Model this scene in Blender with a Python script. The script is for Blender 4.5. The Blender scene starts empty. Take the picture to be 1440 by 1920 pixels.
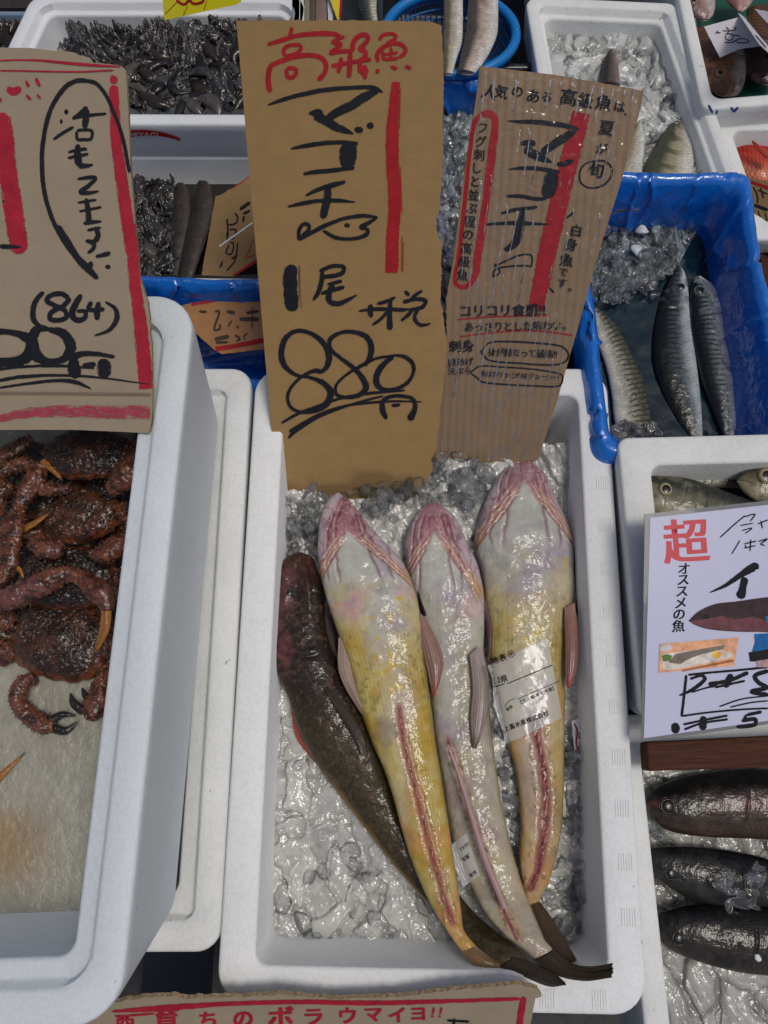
import bpy, math, random
import numpy as np
from mathutils import Vector
from mathutils.bvhtree import BVHTree

# ------------------------------------------------------------------ camera, world, light
SC = bpy.context.scene
COL = SC.collection
F = 1400.0                       # focal length in pixels of the 1440x1920 picture
TH = math.atan(406 / F)          # tilt away from straight down
H = 0.75                         # camera height above the rim of the middle box (z = 0)
cam_data = bpy.data.cameras.new('camera')
cam = bpy.data.objects.new('camera', cam_data)
COL.objects.link(cam)
cam.location = (0, 0, H)
cam.rotation_euler = (TH, 0, 0)
cam_data.sensor_fit = 'VERTICAL'
cam_data.sensor_height = 36.0
cam_data.lens = 36.0 * F / 1920
cam_data.clip_start = 0.02
cam_data.clip_end = 50
SC.camera = cam

W = bpy.data.worlds.new('World')
SC.world = W
W.use_nodes = True
nt = W.node_tree
nt.nodes.clear()
sky = nt.nodes.new('ShaderNodeTexSky')
sky.sky_type = 'NISHITA'
sky.sun_disc = False
SUN_DIR = Vector((0.30, -0.06, 1.0)).normalized()     # towards the sun
el = math.asin(SUN_DIR.z)
sky.sun_elevation = el
sky.sun_rotation = math.atan2(SUN_DIR.x, SUN_DIR.y)
sky.air_density = 0.8
sky.ozone_density = 0.0
sky.dust_density = 4.0
bg = nt.nodes.new('ShaderNodeBackground')
bg.inputs['Strength'].default_value = 0.072
out = nt.nodes.new('ShaderNodeOutputWorld')
nt.links.new(sky.outputs[0], bg.inputs[0])
nt.links.new(bg.outputs[0], out.inputs[0])

sd = bpy.data.lights.new('sun', 'SUN')
sd.energy = 1.12
sd.angle = math.radians(17)
sd.color = (1.0, 0.97, 0.90)
sun = bpy.data.objects.new('sun', sd)
COL.objects.link(sun)
sun.rotation_euler = (-SUN_DIR).to_track_quat('-Z', 'Y').to_euler()

vs = SC.view_settings
vs.view_transform = 'Standard'
vs.look = 'None'
vs.exposure = 0.02
vs.gamma = 1.0
vs.use_curve_mapping = False
SC.render.engine = 'CYCLES'
cy = SC.cycles
cy.use_denoising = True
cy.max_bounces = 14
cy.diffuse_bounces = 3
cy.glossy_bounces = 3
cy.transmission_bounces = 12
cy.transparent_max_bounces = 32
cy.caustics_reflective = False
cy.caustics_refractive = False
cy.sample_clamp_indirect = 4.0

# ------------------------------------------------------------------ projection helpers
CT, ST = math.cos(TH), math.sin(TH)
CAM = np.array([0, 0, H])


def ray(px, py):
    a = (np.asarray(px, float) - 720) / F
    b = (960 - np.asarray(py, float)) / F
    return np.stack([a + 0 * b, CT * b + ST + 0 * a, ST * b - CT + 0 * a], -1)


def P(px, py, z):
    d = ray(px, py)
    t = (np.asarray(z, float) - H) / d[..., 2]
    return CAM + d * t[..., None]


def PXS(z, py=1100):             # metres per picture pixel near a row, at height z
    d = ray(720, py)
    return float((z - H) / d[2]) / F


class Plane:
    def __init__(s, a, b, c):
        s.o = P(*a)
        s.u = P(*b) - s.o
        v = P(*c) - s.o
        n = np.cross(s.u, v)
        n /= np.linalg.norm(n)
        if n @ (CAM - s.o) < 0:
            n = -n
        s.n = n
        s.u /= np.linalg.norm(s.u)
        s.v = np.cross(n, s.u)
        s.k = 0

    def at(s, px, py, off=0.0):
        d = ray(px, py)
        t = ((s.o - CAM) @ s.n) / (d @ s.n)
        off = np.asarray(off, float)
        return CAM + d * t[..., None] + s.n * off[..., None]


# ------------------------------------------------------------------ numpy noise
def _hash(i, j, k, seed):
    n = (i * 374761393 + j * 668265263 + k * 2147483647 + seed * 974634777) & 0xFFFFFFFF
    n = ((n ^ (n >> 13)) * 1274126177) & 0xFFFFFFFF
    n = ((n ^ (n >> 16)) * 2246822519) & 0xFFFFFFFF
    return ((n ^ (n >> 15)) & 0xFFFFFF) / float(0xFFFFFF)


def vnoise(p, seed=0):
    p = np.asarray(p, float)
    i = np.floor(p).astype(np.int64)
    f = p - i
    f = f * f * (3 - 2 * f)
    r = 0
    for dx in (0, 1):
        for dy in (0, 1):
            for dz in (0, 1):
                w = (f[..., 0] if dx else 1 - f[..., 0]) * (f[..., 1] if dy else 1 - f[..., 1]) * (f[..., 2] if dz else 1 - f[..., 2])
                r = r + w * _hash(i[..., 0] + dx, i[..., 1] + dy, i[..., 2] + dz, seed)
    return r


def fbm(p, oct=4, seed=0):
    r, a, s = 0, 0.5, 0
    p = np.asarray(p, float)
    for o in range(oct):
        r = r + a * vnoise(p * 2 ** o, seed + o)
        s += a
        a *= 0.5
    return r / s


def worley(p, seed=0):
    p = np.asarray(p, float)
    i = np.floor(p).astype(np.int64)
    f1 = np.full(p.shape[:-1], 9.0)
    f2 = f1.copy()
    idv = f1 * 0
    for dx in (-1, 0, 1):
        for dy in (-1, 0, 1):
            for dz in (-1, 0, 1):
                c = i + np.array([dx, dy, dz])
                h = [_hash(c[..., 0], c[..., 1], c[..., 2], seed + 7 * q) for q in range(3)]
                d = np.sqrt(sum((c[..., q] + h[q] - p[..., q]) ** 2 for q in range(3)))
                m = d < f1
                f2 = np.where(m, f1, np.minimum(f2, d))
                idv = np.where(m, _hash(c[..., 0], c[..., 1], c[..., 2], seed + 99), idv)
                f1 = np.where(m, d, f1)
    return f1, f2, idv


def ss(a, b, x):
    t = np.clip((x - a) / (b - a), 0, 1)
    return t * t * (3 - 2 * t)


def lin(r, g, b, k=1.12):
    def f(c):
        c /= 255.0
        return c / 12.92 if c <= 0.04045 else ((c + 0.055) / 1.055) ** 2.4
    return np.array([min(0.86, f(r) * k), min(0.86, f(g) * k), min(0.86, f(b) * k)])


def mixc(a, b, t):
    return a + (b - a) * np.asarray(t)[..., None]


def spline(pts, n):
    """Catmull-Rom through rows of pts, n samples, evenly by parameter"""
    pts = np.asarray(pts, float)
    m = len(pts)
    if m == 2:
        t = np.linspace(0, 1, n)[:, None]
        return pts[0] * (1 - t) + pts[1] * t
    seg = np.linalg.norm(np.diff(pts[:, :2], axis=0), axis=1) + 1e-9
    L = np.concatenate([[0], np.cumsum(seg)])
    q = np.linspace(0, L[-1], n)
    i = np.clip(np.searchsorted(L, q, side='right') - 1, 0, m - 2)
    u = ((q - L[i]) / seg[i])[:, None]
    p1, p2 = pts[i], pts[i + 1]
    p0 = np.where((i > 0)[:, None], pts[np.maximum(i - 1, 0)], 2 * p1 - p2)
    p3 = np.where((i < m - 2)[:, None], pts[np.minimum(i + 2, m - 1)], 2 * p2 - p1)
    s0 = seg[np.maximum(i - 1, 0)][:, None]
    s1 = seg[i][:, None]
    s2 = seg[np.minimum(i + 1, m - 2)][:, None]
    m1 = (p2 - p0) / (s0 + s1) * s1
    m2 = (p3 - p1) / (s1 + s2) * s1
    u2, u3 = u * u, u * u * u
    return (2 * u3 - 3 * u2 + 1) * p1 + (u3 - 2 * u2 + u) * m1 + (-2 * u3 + 3 * u2) * p2 + (u3 - u2) * m2


# ------------------------------------------------------------------ materials
MATS = {}


def mat(name, col=(0.5, 0.5, 0.5), rough=0.5, vcol=False, coat=0.0, bump=None, spec=0.5, trans=0.0, ior=1.45,
        vary=None, metallic=0.0, sss=0.0, coat_rough=0.03, alpha=1.0, specks=None):
    """bump = list of (kind, scale, strength, distance); vary = (scale, amount, stretch)"""
    if name in MATS:
        return MATS[name]
    m = bpy.data.materials.new(name)
    m.use_nodes = True
    t = m.node_tree
    N, Lk = t.nodes, t.links
    b = N['Principled BSDF']
    b.inputs['Roughness'].default_value = rough
    b.inputs['Specular IOR Level'].default_value = spec
    b.inputs['Coat Weight'].default_value = coat
    b.inputs['Coat Roughness'].default_value = coat_rough
    b.inputs['Transmission Weight'].default_value = trans
    b.inputs['IOR'].default_value = ior
    b.inputs['Metallic'].default_value = metallic
    b.inputs['Alpha'].default_value = alpha
    if sss:
        b.inputs['Subsurface Weight'].default_value = sss
        b.inputs['Subsurface Radius'].default_value = (0.01, 0.006, 0.004)
        b.inputs['Subsurface Scale'].default_value = 0.3
    geo = N.new('ShaderNodeTexCoord')
    if vcol:
        a = N.new('ShaderNodeVertexColor')
        a.layer_name = 'Col'
        csrc = a.outputs['Color']
    else:
        rgb = N.new('ShaderNodeRGB')
        rgb.outputs[0].default_value = (*col[:3], 1)
        csrc = rgb.outputs[0]
    if specks:
        nz = N.new('ShaderNodeTexNoise')
        nz.inputs['Scale'].default_value = specks[0]
        nz.inputs['Detail'].default_value = 3
        Lk.new(geo.outputs['Object'], nz.inputs[0])
        mr = N.new('ShaderNodeMapRange')
        mr.inputs[1].default_value = specks[1]
        mr.inputs[2].default_value = specks[1] + 0.05
        mr.inputs[3].default_value = 1.0
        mr.inputs[4].default_value = specks[2]
        Lk.new(nz.outputs[0], mr.inputs[0])
        nb = N.new('ShaderNodeTexNoise')
        nb.inputs['Scale'].default_value = 5
        nb.inputs['Detail'].default_value = 5
        nb.inputs['Roughness'].default_value = 0.7
        Lk.new(geo.outputs['Object'], nb.inputs[0])
        mb = N.new('ShaderNodeMapRange')
        mb.inputs[1].default_value = 0.5
        mb.inputs[2].default_value = 0.75
        mb.inputs[3].default_value = 1.0
        mb.inputs[4].default_value = 0.90
        Lk.new(nb.outputs[0], mb.inputs[0])
        vo = N.new('ShaderNodeTexVoronoi')
        vo.inputs['Scale'].default_value = 300
        Lk.new(geo.outputs['Object'], vo.inputs[0])
        mv = N.new('ShaderNodeMapRange')
        mv.inputs[1].default_value = 0.3
        mv.inputs[2].default_value = 0.8
        mv.inputs[3].default_value = 1.0
        mv.inputs[4].default_value = 0.94
        Lk.new(vo.outputs['Distance'], mv.inputs[0])
        for q_ in (mr, mb, mv):
            mm_ = N.new('ShaderNodeVectorMath')
            mm_.operation = 'SCALE'
            Lk.new(csrc, mm_.inputs[0])
            Lk.new(q_.outputs[0], mm_.inputs['Scale'])
            csrc = mm_.outputs[0]
    if vary:
        sc_, am, st = vary
        mp = N.new('ShaderNodeMapping')
        mp.inputs['Scale'].default_value = st
        Lk.new(geo.outputs['Object'], mp.inputs[0])
        nz = N.new('ShaderNodeTexNoise')
        nz.inputs['Scale'].default_value = sc_
        nz.inputs['Detail'].default_value = 6
        nz.inputs['Roughness'].default_value = 0.65
        Lk.new(mp.outputs[0], nz.inputs[0])
        mr = N.new('ShaderNodeMapRange')
        mr.inputs[1].default_value = 0.25
        mr.inputs[2].default_value = 0.75
        mr.inputs[3].default_value = 1 - am
        mr.inputs[4].default_value = 1 + am
        Lk.new(nz.outputs[0], mr.inputs[0])
        mx = N.new('ShaderNodeVectorMath')
        mx.operation = 'SCALE'
        Lk.new(csrc, mx.inputs[0])
        Lk.new(mr.outputs[0], mx.inputs['Scale'])
        csrc = mx.outputs[0]
    Lk.new(csrc, b.inputs['Base Color'])
    prev = None
    for kind, sc_, stg, dist in (bump or []):
        src = geo.outputs['UV'] if kind.startswith('uv') else geo.outputs['Object']
        if kind == 'noise' or kind == 'uvnoise':
            n = N.new('ShaderNodeTexNoise')
            n.inputs['Scale'].default_value = sc_
            n.inputs['Detail'].default_value = 4
            Lk.new(src, n.inputs[0])
            o = n.outputs[0]
        elif kind == 'vor' or kind == 'uvscale':
            n = N.new('ShaderNodeTexVoronoi')
            n.inputs['Scale'].default_value = sc_
            n.feature = 'SMOOTH_F1'
            n.inputs['Randomness'].default_value = 0.35 if kind == 'uvscale' else 1
            Lk.new(src, n.inputs[0])
            o = n.outputs[0]
        else:   # uvwave: bands along u
            n = N.new('ShaderNodeTexWave')
            n.inputs['Scale'].default_value = sc_
            n.inputs['Distortion'].default_value = 0.4
            n.bands_direction = 'X' if kind == 'uvwave' else 'Y'
            Lk.new(src, n.inputs[0])
            o = n.outputs[1]
        bp = N.new('ShaderNodeBump')
        bp.inputs['Strength'].default_value = stg
        bp.inputs['Distance'].default_value = dist
        if kind in ('vor', 'uvscale'):
            bp.invert = True
        Lk.new(o, bp.inputs['Height'])
        if prev:
            Lk.new(prev, bp.inputs['Normal'])
        prev = bp.outputs[0]
    if prev:
        Lk.new(prev, b.inputs['Normal'])
        Lk.new(prev, b.inputs['Coat Normal'])
    MATS[name] = m
    return m


# ------------------------------------------------------------------ object helpers
def tag(o, label=None, cat=None, group=None, kind=None):
    if label:
        o['label'] = label
    if cat:
        o['category'] = cat
    if group:
        o['group'] = group
    if kind:
        o['kind'] = kind
    return o


def empty(name, loc, label, cat, group=None):
    o = bpy.data.objects.new(name, None)
    o.empty_display_size = 0.02
    COL.objects.link(o)
    o.location = tuple(float(x) for x in loc)
    return tag(o, label, cat, group)


def wloc(o):
    v = Vector((0, 0, 0))
    while o:
        v += o.location
        o = o.parent
    return np.array(v)


def build(name, V, Fc, m, parent=None, smooth=True, cols=None, uv=None, sharp=None):
    V = np.asarray(V, float).reshape(-1, 3)
    base = wloc(parent) if parent else V.mean(0) * np.array([1, 1, 0]) + np.array([0, 0, V[:, 2].min()])
    me = bpy.data.meshes.new(name)
    me.from_pydata((V - base).tolist(), [], [tuple(int(i) for i in f) for f in Fc])
    me.update()
    if smooth:
        me.polygons.foreach_set('use_smooth', [True] * len(me.polygons))
        if sharp:
            me.set_sharp_from_angle(angle=math.radians(sharp))
    if cols is not None:
        c = np.ones((len(V), 4))
        c[:, :3] = np.asarray(cols).reshape(-1, 3)
        at = me.color_attributes.new('Col', 'FLOAT_COLOR', 'POINT')
        at.data.foreach_set('color', c.ravel().astype(np.float32))
    if uv is not None:
        ul = me.uv_layers.new(name='UVMap')
        li = np.zeros(len(me.loops), np.int32)
        me.loops.foreach_get('vertex_index', li)
        ul.data.foreach_set('uv', np.asarray(uv, float).reshape(-1, 2)[li].ravel().astype(np.float32))
    if isinstance(m, (list, tuple)):
        for x in m:
            me.materials.append(x)
    else:
        me.materials.append(m)
    o = bpy.data.objects.new(name, me)
    COL.objects.link(o)
    if parent:
        o.parent = parent
    else:
        o.location = base
    return o


def gridf(n, m, closed=False, off=0):
    """faces of an n x m vertex grid; closed wraps the second index"""
    i, j = np.meshgrid(np.arange(n - 1), np.arange(m if closed else m - 1), indexing='ij')
    i, j = i.ravel(), j.ravel()
    j2 = (j + 1) % m
    return np.stack([i * m + j, i * m + j2, (i + 1) * m + j2, (i + 1) * m + j], -1) + off


class Mesh:
    """collects pieces of ONE object"""

    def __init__(s):
        s.V, s.F, s.C, s.U, s.n = [], [], [], [], 0

    def add(s, V, Fc, c=None, u=None):
        V = np.asarray(V, float).reshape(-1, 3)
        s.V.append(V)
        s.F += [tuple(int(q) + s.n for q in f) for f in Fc]
        if c is None:
            c = (0.5, 0.5, 0.5)
        c = np.asarray(c, float)
        s.C.append(np.broadcast_to(c.reshape(-1, 3) if c.ndim > 1 else c, V.shape).copy())
        s.U.append(np.zeros((len(V), 2)) if u is None else np.asarray(u).reshape(-1, 2))
        s.n += len(V)
        return s

    def build(s, name, m, parent=None, **k):
        return build(name, np.concatenate(s.V), s.F, m, parent, cols=np.concatenate(s.C), uv=np.concatenate(s.U), **k)


# ------------------------------------------------------------------ ink, print and lettering on planes
def ribbon(pts, smooth=True, rag=0.06, seed=0, caps=True):
    """pts rows (x, y, w) in pixels -> 2D verts of a brush stroke (left, right), n"""
    pts = np.asarray(pts, float)
    L = np.linalg.norm(np.diff(pts[:, :2], axis=0), axis=1).sum()
    n = int(np.clip(L / 2.5, 6, 160))
    q = spline(pts, n)
    if not smooth:
        seg = np.linalg.norm(np.diff(pts[:, :2], axis=0), axis=1)
        cu = np.concatenate([[0], np.cumsum(seg)])
        s_ = np.linspace(0, cu[-1], n)
        q = np.stack([np.interp(s_, cu, pts[:, k]) for k in range(3)], -1)
    d = np.gradient(q[:, :2], axis=0)
    d /= (np.linalg.norm(d, axis=1)[:, None] + 1e-9)
    nn = np.stack([-d[:, 1], d[:, 0]], -1)
    r = np.random.RandomState(seed)
    w = np.maximum(q[:, 2], 0.8) / 2
    jl = 1 + rag * (r.rand(n) - 0.5) * 2
    jr = 1 + rag * (r.rand(n) - 0.5) * 2
    taper = np.ones(n)
    if caps:
        s_ = np.linspace(0, L, n)
        e = np.minimum(s_, L - s_) / (w + 1e-6)
        taper = np.sqrt(np.clip(1 - (1 - np.clip(e, 0, 1)) ** 2, 0.12, 1))
    A = q[:, :2] + nn * (w * jl * taper)[:, None]
    B = q[:, :2] - nn * (w * jr * taper)[:, None]
    return A, B, n


def strokes(pl, lst, name, m, parent, org=(0, 0), k=1.0, wid=None, smooth=True, rag=0.08, caps=True, surf=None):
    """lst: list of strokes, each a list of (x,y[,w]); a bare number first sets that stroke's width"""
    M = Mesh()
    for si, st in enumerate(lst):
        w0 = wid
        if not isinstance(st[0], (tuple, list)):
            w0 = st[0]
            st = st[1:]
        pts = [((p[0]) * k + org[0], p[1] * k + org[1], (p[2] if len(p) > 2 else w0) * k) for p in st]
        if len(pts) == 1:
            x, y, w = pts[0]
            pts = [(x - w * 0.15, y, w), (x + w * 0.15, y, w)]
        A, B, n = ribbon(pts, smooth=smooth and len(pts) > 2, rag=rag, seed=si + 11, caps=caps)
        X = np.stack([A, (A + B) / 2, B], 1)
        pl.k += 1
        off = 0.00035 + pl.k * 0.00001 + np.linspace(0, 0.00012, n)[:, None] * np.ones((1, 3))
        al = np.concatenate([[0], np.cumsum(np.linalg.norm(np.diff((A + B) / 2, axis=0), axis=1))])[:, None] + 37.0 * si
        uvx = np.stack([np.array([[-1.0, 0.0, 1.0]]) + 0 * al, al + np.zeros((1, 3))], -1)
        M.add(pl.at(X[..., 0], X[..., 1], off), gridf(n, 3), u=uvx)
    return M.build(name, m, parent)


def patch(pl, poly, M, col=(0.5, 0.5, 0.5)):
    pl.k += 1
    a = np.asarray(poly, float)
    M.add(pl.at(a[:, 0], a[:, 1], np.full(len(a), 0.00035 + pl.k * 0.00001)), [list(range(len(a)))], col)


_tc = {}


def glyphs(s, bold=0.0, spacing=1.0):
    key = (s, bold, spacing)
    if key in _tc:
        return _tc[key]
    cu = bpy.data.curves.new('t', 'FONT')
    cu.body = s
    cu.size = 1.0
    cu.offset = bold
    cu.resolution_u = 3
    cu.fill_mode = 'BOTH'
    cu.space_character = spacing
    ob = bpy.data.objects.new('t', cu)
    COL.objects.link(ob)
    dg = bpy.context.evaluated_depsgraph_get()
    dg.update()
    me = ob.evaluated_get(dg).to_mesh()
    V = np.array([v.co[:] for v in me.vertices]).reshape(-1, 3)
    Fc = [tuple(p.vertices) for p in me.polygons]
    ob.evaluated_get(dg).to_mesh_clear()
    bpy.data.objects.remove(ob)
    bpy.data.curves.remove(cu)
    _tc[key] = (V, Fc)
    return V, Fc


def text(pl, M, s, x, y, size, ang=0.0, sx=1.0, bold=0.01, shear=0.0, center=False, surf=None, vertical=None, col=(0, 0, 0)):
    """write s with its lower left at pixel (x,y); ang in degrees clockwise; vertical=(dx,dy) step for one char per step"""
    if vertical:
        for i, ch in enumerate(s):
            if ch != ' ':
                text(pl, M, ch, x + vertical[0] * i, y + vertical[1] * i, size, ang, sx, bold, shear, True, surf, None, col)
        return
    if bold > 0:
        e_ = bold * size * 0.75
        for dx, dy in ((-e_, -e_ * .4), (e_, -e_ * .4), (-e_, e_ * .4), (e_, e_ * .4)):
            text(pl, M, s, x + dx, y + dy, size, ang, sx, 0, shear, center, surf, None, col)
        return
    V, Fc = glyphs(s, 0.0)
    if len(V) == 0:
        return
    a = V[:, 0] * size * sx + V[:, 1] * size * shear
    b = -V[:, 1] * size
    if center:
        a = a - (a.min() + a.max()) / 2
        b = b - (b.min() + b.max()) / 2
    r = math.radians(ang)
    X = x + a * math.cos(r) - b * math.sin(r)
    Y = y + a * math.sin(r) + b * math.cos(r)
    if surf:
        W_ = np.array([surf(px, py) for px, py in zip(X, Y)])
    else:
        pl.k += 1
        W_ = pl.at(X, Y, np.full(len(X), 0.0004 + pl.k * 0.00001))
    M.add(W_, Fc, col)


def jag(poly, amp, seed=0, step=6, edges=None):
    """roughen a pixel polygon"""
    r = np.random.RandomState(seed)
    outp = []
    m = len(poly)
    for i in range(m):
        a, b = np.array(poly[i], float), np.array(poly[(i + 1) % m], float)
        L = np.linalg.norm(b - a)
        n = max(1, int(L / step))
        d = (b - a) / (L + 1e-9)
        nn = np.array([-d[1], d[0]])
        am = amp if edges is None or i in edges else amp * 0.15
        for j in range(n):
            p = a + (b - a) * j / n
            if j:
                p = p + nn * (r.rand() - 0.5) * 2 * am
            outp.append(tuple(p))
    return outp


def board(pl, poly, thick, name, mats, label, cat, group=None, amp=1.0, edges=None, seed=1, parent=None):
    """a flat sheet with the pixel outline poly on plane pl, extruded backwards; root mesh"""
    pts = jag(poly, amp, seed, edges=edges)
    a = np.array(pts)
    n = len(a)
    r = np.random.RandomState(seed)
    T = pl.at(a[:, 0], a[:, 1], np.zeros(n))
    Bk = T - pl.n * thick
    V = np.concatenate([T, Bk])
    Fc = [list(range(n)), list(range(2 * n - 1, n - 1, -1))]
    for i in range(n):
        j = (i + 1) % n
        Fc.append([j, i, n + i, n + j])
    uv = np.stack([(V - pl.o) @ pl.u, (V - pl.o) @ pl.v], -1)
    o = build(name, V, Fc, mats, parent, smooth=False, uv=uv)
    if len(o.data.materials) > 1:
        for p in o.data.polygons:
            p.material_index = 0 if p.index < 2 else 1
    if label:
        tag(o, label, cat, group)
    return o


# ------------------------------------------------------------------ rounded boxes
def inset_quad(q, d):
    q = np.asarray(q, float)[:, :2]
    c = q.mean(0)
    outq = []
    L = []
    for i in range(4):
        a, b = q[i], q[(i + 1) % 4]
        t = (b - a) / np.linalg.norm(b - a)
        n = np.array([-t[1], t[0]])
        if n @ (c - a) < 0:
            n = -n
        L.append((a + n * d, t))
    for i in range(4):
        (a, t), (b, s_) = L[i - 1], L[i]
        M_ = np.array([t, -s_]).T
        u = np.linalg.solve(M_, b - a)
        outq.append(a + t * u[0])
    return np.array(outq)


def ring(q, d, r, z, na=8, ns=1):
    """rounded ring inset by d from world quad q (TL,TR,BR,BL), at height z"""
    c = inset_quad(q, d)
    r = max(r, 0.0005)
    outp = []
    for i in range(4):
        p = c[i]
        a = c[i - 1] - p
        b = c[(i + 1) % 4] - p
        a /= np.linalg.norm(a)
        b /= np.linalg.norm(b)
        ang = math.acos(np.clip(a @ b, -1, 1))
        tl = r / math.tan(ang / 2)
        bis = (a + b) / np.linalg.norm(a + b)
        cen = p + bis * (r / math.sin(ang / 2))
        s0 = p + a * tl - cen
        s1 = p + b * tl - cen
        for k in range(na + 1):
            t = k / na
            v = s0 * (1 - t) + s1 * t
            v = v / np.linalg.norm(v) * r
            outp.append(cen + v)
        e0 = cen + s1
        nx = c[(i + 1) % 4]
        # straight part is subdivided for dense rings
        if ns > 1:
            a2 = p - nx
            a2 /= np.linalg.norm(a2)
            b2 = c[(i + 2) % 4] - nx
            b2 /= np.linalg.norm(b2)
            ang2 = math.acos(np.clip(a2 @ b2, -1, 1))
            e1 = nx + a2 * (r / math.tan(ang2 / 2))
            for k in range(1, ns):
                outp.append(e0 + (e1 - e0) * k / ns)
    o = np.array(outp)
    return np.concatenate([o, np.full((len(o), 1), z)], 1)


def styro_box(name, label, cpx, z, depth, rw=0.032, rad=0.03, step=False, floor=None, m=None, group=None, ribs=(), cat='box', wallc=None):
    q = np.array([P(x, y, z) for x, y in cpx])
    m = m or MAT_STYRO
    e = 0.003
    R = [(0.014, rad, z - depth), (0.0, rad, z - 0.012), (0.0, rad, z - e), (0.0008, rad, z - 0.001), (e, rad - e, z)]
    ri = max(rad - rw * 0.6, 0.012)
    if step:
        R += [(rw * 0.52, rad - rw * 0.3, z), (rw * 0.52 + 0.003, rad - rw * 0.3, z - 0.0015), (rw * 0.52 + 0.005, rad - rw * .35, z - 0.009),
              (rw * 0.52 + 0.008, rad - rw * .35, z - 0.0105), (rw - e, ri + e, z - 0.0105), (rw - 0.0008, ri, z - 0.0115), (rw, ri, z - 0.014)]
    else:
        R += [(rw - e, ri + e, z), (rw - 0.0008, ri, z - 0.001), (rw, ri, z - e)]
    fl = z - depth + 0.02 if floor is None else floor
    R += [(rw + 0.007, ri, fl + 0.004), (rw + 0.011, ri, fl)]
    M = Mesh()
    V = np.concatenate([ring(q, *r) for r in R])
    n = len(ring(q, *R[0]))
    Fc = [tuple(f) for f in gridf(len(R), n, True)]
    Fc.append(tuple(range((len(R) - 1) * n, len(R) * n)))
    Fc.append(tuple(range(n))[::-1])
    M.add(V, Fc)
    # raised stripe marks moulded into the rim
    for side in ribs:
        a, b = inset_quad(q, rw * 0.36)[side], inset_quad(q, rw * 0.36)[(side + 1) % 4]
        L = np.linalg.norm(b - a)
        t = (b - a) / L
        nn = np.array([-t[1], t[0]])
        ydir = np.array([0.04, 1.0])
        ydir /= np.linalg.norm(ydir)
        xdir = np.array([1.0, -0.04])
        s_ = 0.03
        while s_ < L - 0.02:
            c = a + t * s_
            for kk in range(6):
                cc = c + xdir * (kk - 2.5) * 0.0024
                p = [cc - ydir * 0.0075 - xdir * 0.0006, cc + ydir * 0.0075 - xdir * 0.0006, cc + ydir * 0.0075 + xdir * 0.0006, cc - ydir * 0.0075 + xdir * 0.0006]
                lo = [(x[0], x[1], z - 0.0004) for x in p]
                hi = [(x[0], x[1], z + 0.0006) for x in p]
                M.add(lo + hi, [(4, 5, 6, 7), (0, 1, 5, 4), (1, 2, 6, 5), (2, 3, 7, 6), (3, 0, 4, 7)])
            s_ += 0.046
    o = M.build(name, m, None, sharp=50)
    tag(o, label, cat, group)
    return o, q


# ------------------------------------------------------------------ ice
def ico(sub=2):
    import bmesh
    bm = bmesh.new()
    bmesh.ops.create_icosphere(bm, subdivisions=sub, radius=1)
    V = np.array([v.co[:] for v in bm.verts])
    Fc = np.array([[v.index for v in f.verts] for f in bm.faces])
    bm.free()
    return V, Fc


ICO2, ICO3 = ico(2), ico(3)


def rotm(r):
    q = r.randn(4)
    q /= np.linalg.norm(q)
    w, x, y, z = q
    return np.array([[1 - 2 * (y * y + z * z), 2 * (x * y - z * w), 2 * (x * z + y * w)],
                     [2 * (x * y + z * w), 1 - 2 * (x * x + z * z), 2 * (y * z - x * w)],
                     [2 * (x * z - y * w), 2 * (y * z + x * w), 1 - 2 * (x * x + y * y)]])


def chunk(r, size, hi=False):
    V, Fc = ICO3 if hi else ICO2
    rad = np.ones(len(V))
    for _ in range(9):
        n = r.randn(3)
        n /= np.linalg.norm(n)
        d = 0.40 + 0.4 * r.rand()
        dn = V @ n
        rad = np.where(dn > 0.05, np.minimum(rad, d / np.maximum(dn, 0.05)), rad)
    Q = V * rad[:, None] * (np.array([1, 0.75, 0.6]) * (0.8 + 0.4 * r.rand(3)))
    Q = Q * (1 + 0.07 * (vnoise(V * 3 + r.rand(3) * 50) - 0.5))[:, None]
    return (Q @ rotm(r).T) * size, Fc


def inside(poly, x, y):
    c = False
    n = len(poly)
    for i in range(n):
        x1, y1 = poly[i]
        x2, y2 = poly[(i + 1) % n]
        if (y1 > y) != (y2 > y) and x < (x2 - x1) * (y - y1) / (y2 - y1) + x1:
            c = not c
    return c


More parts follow.
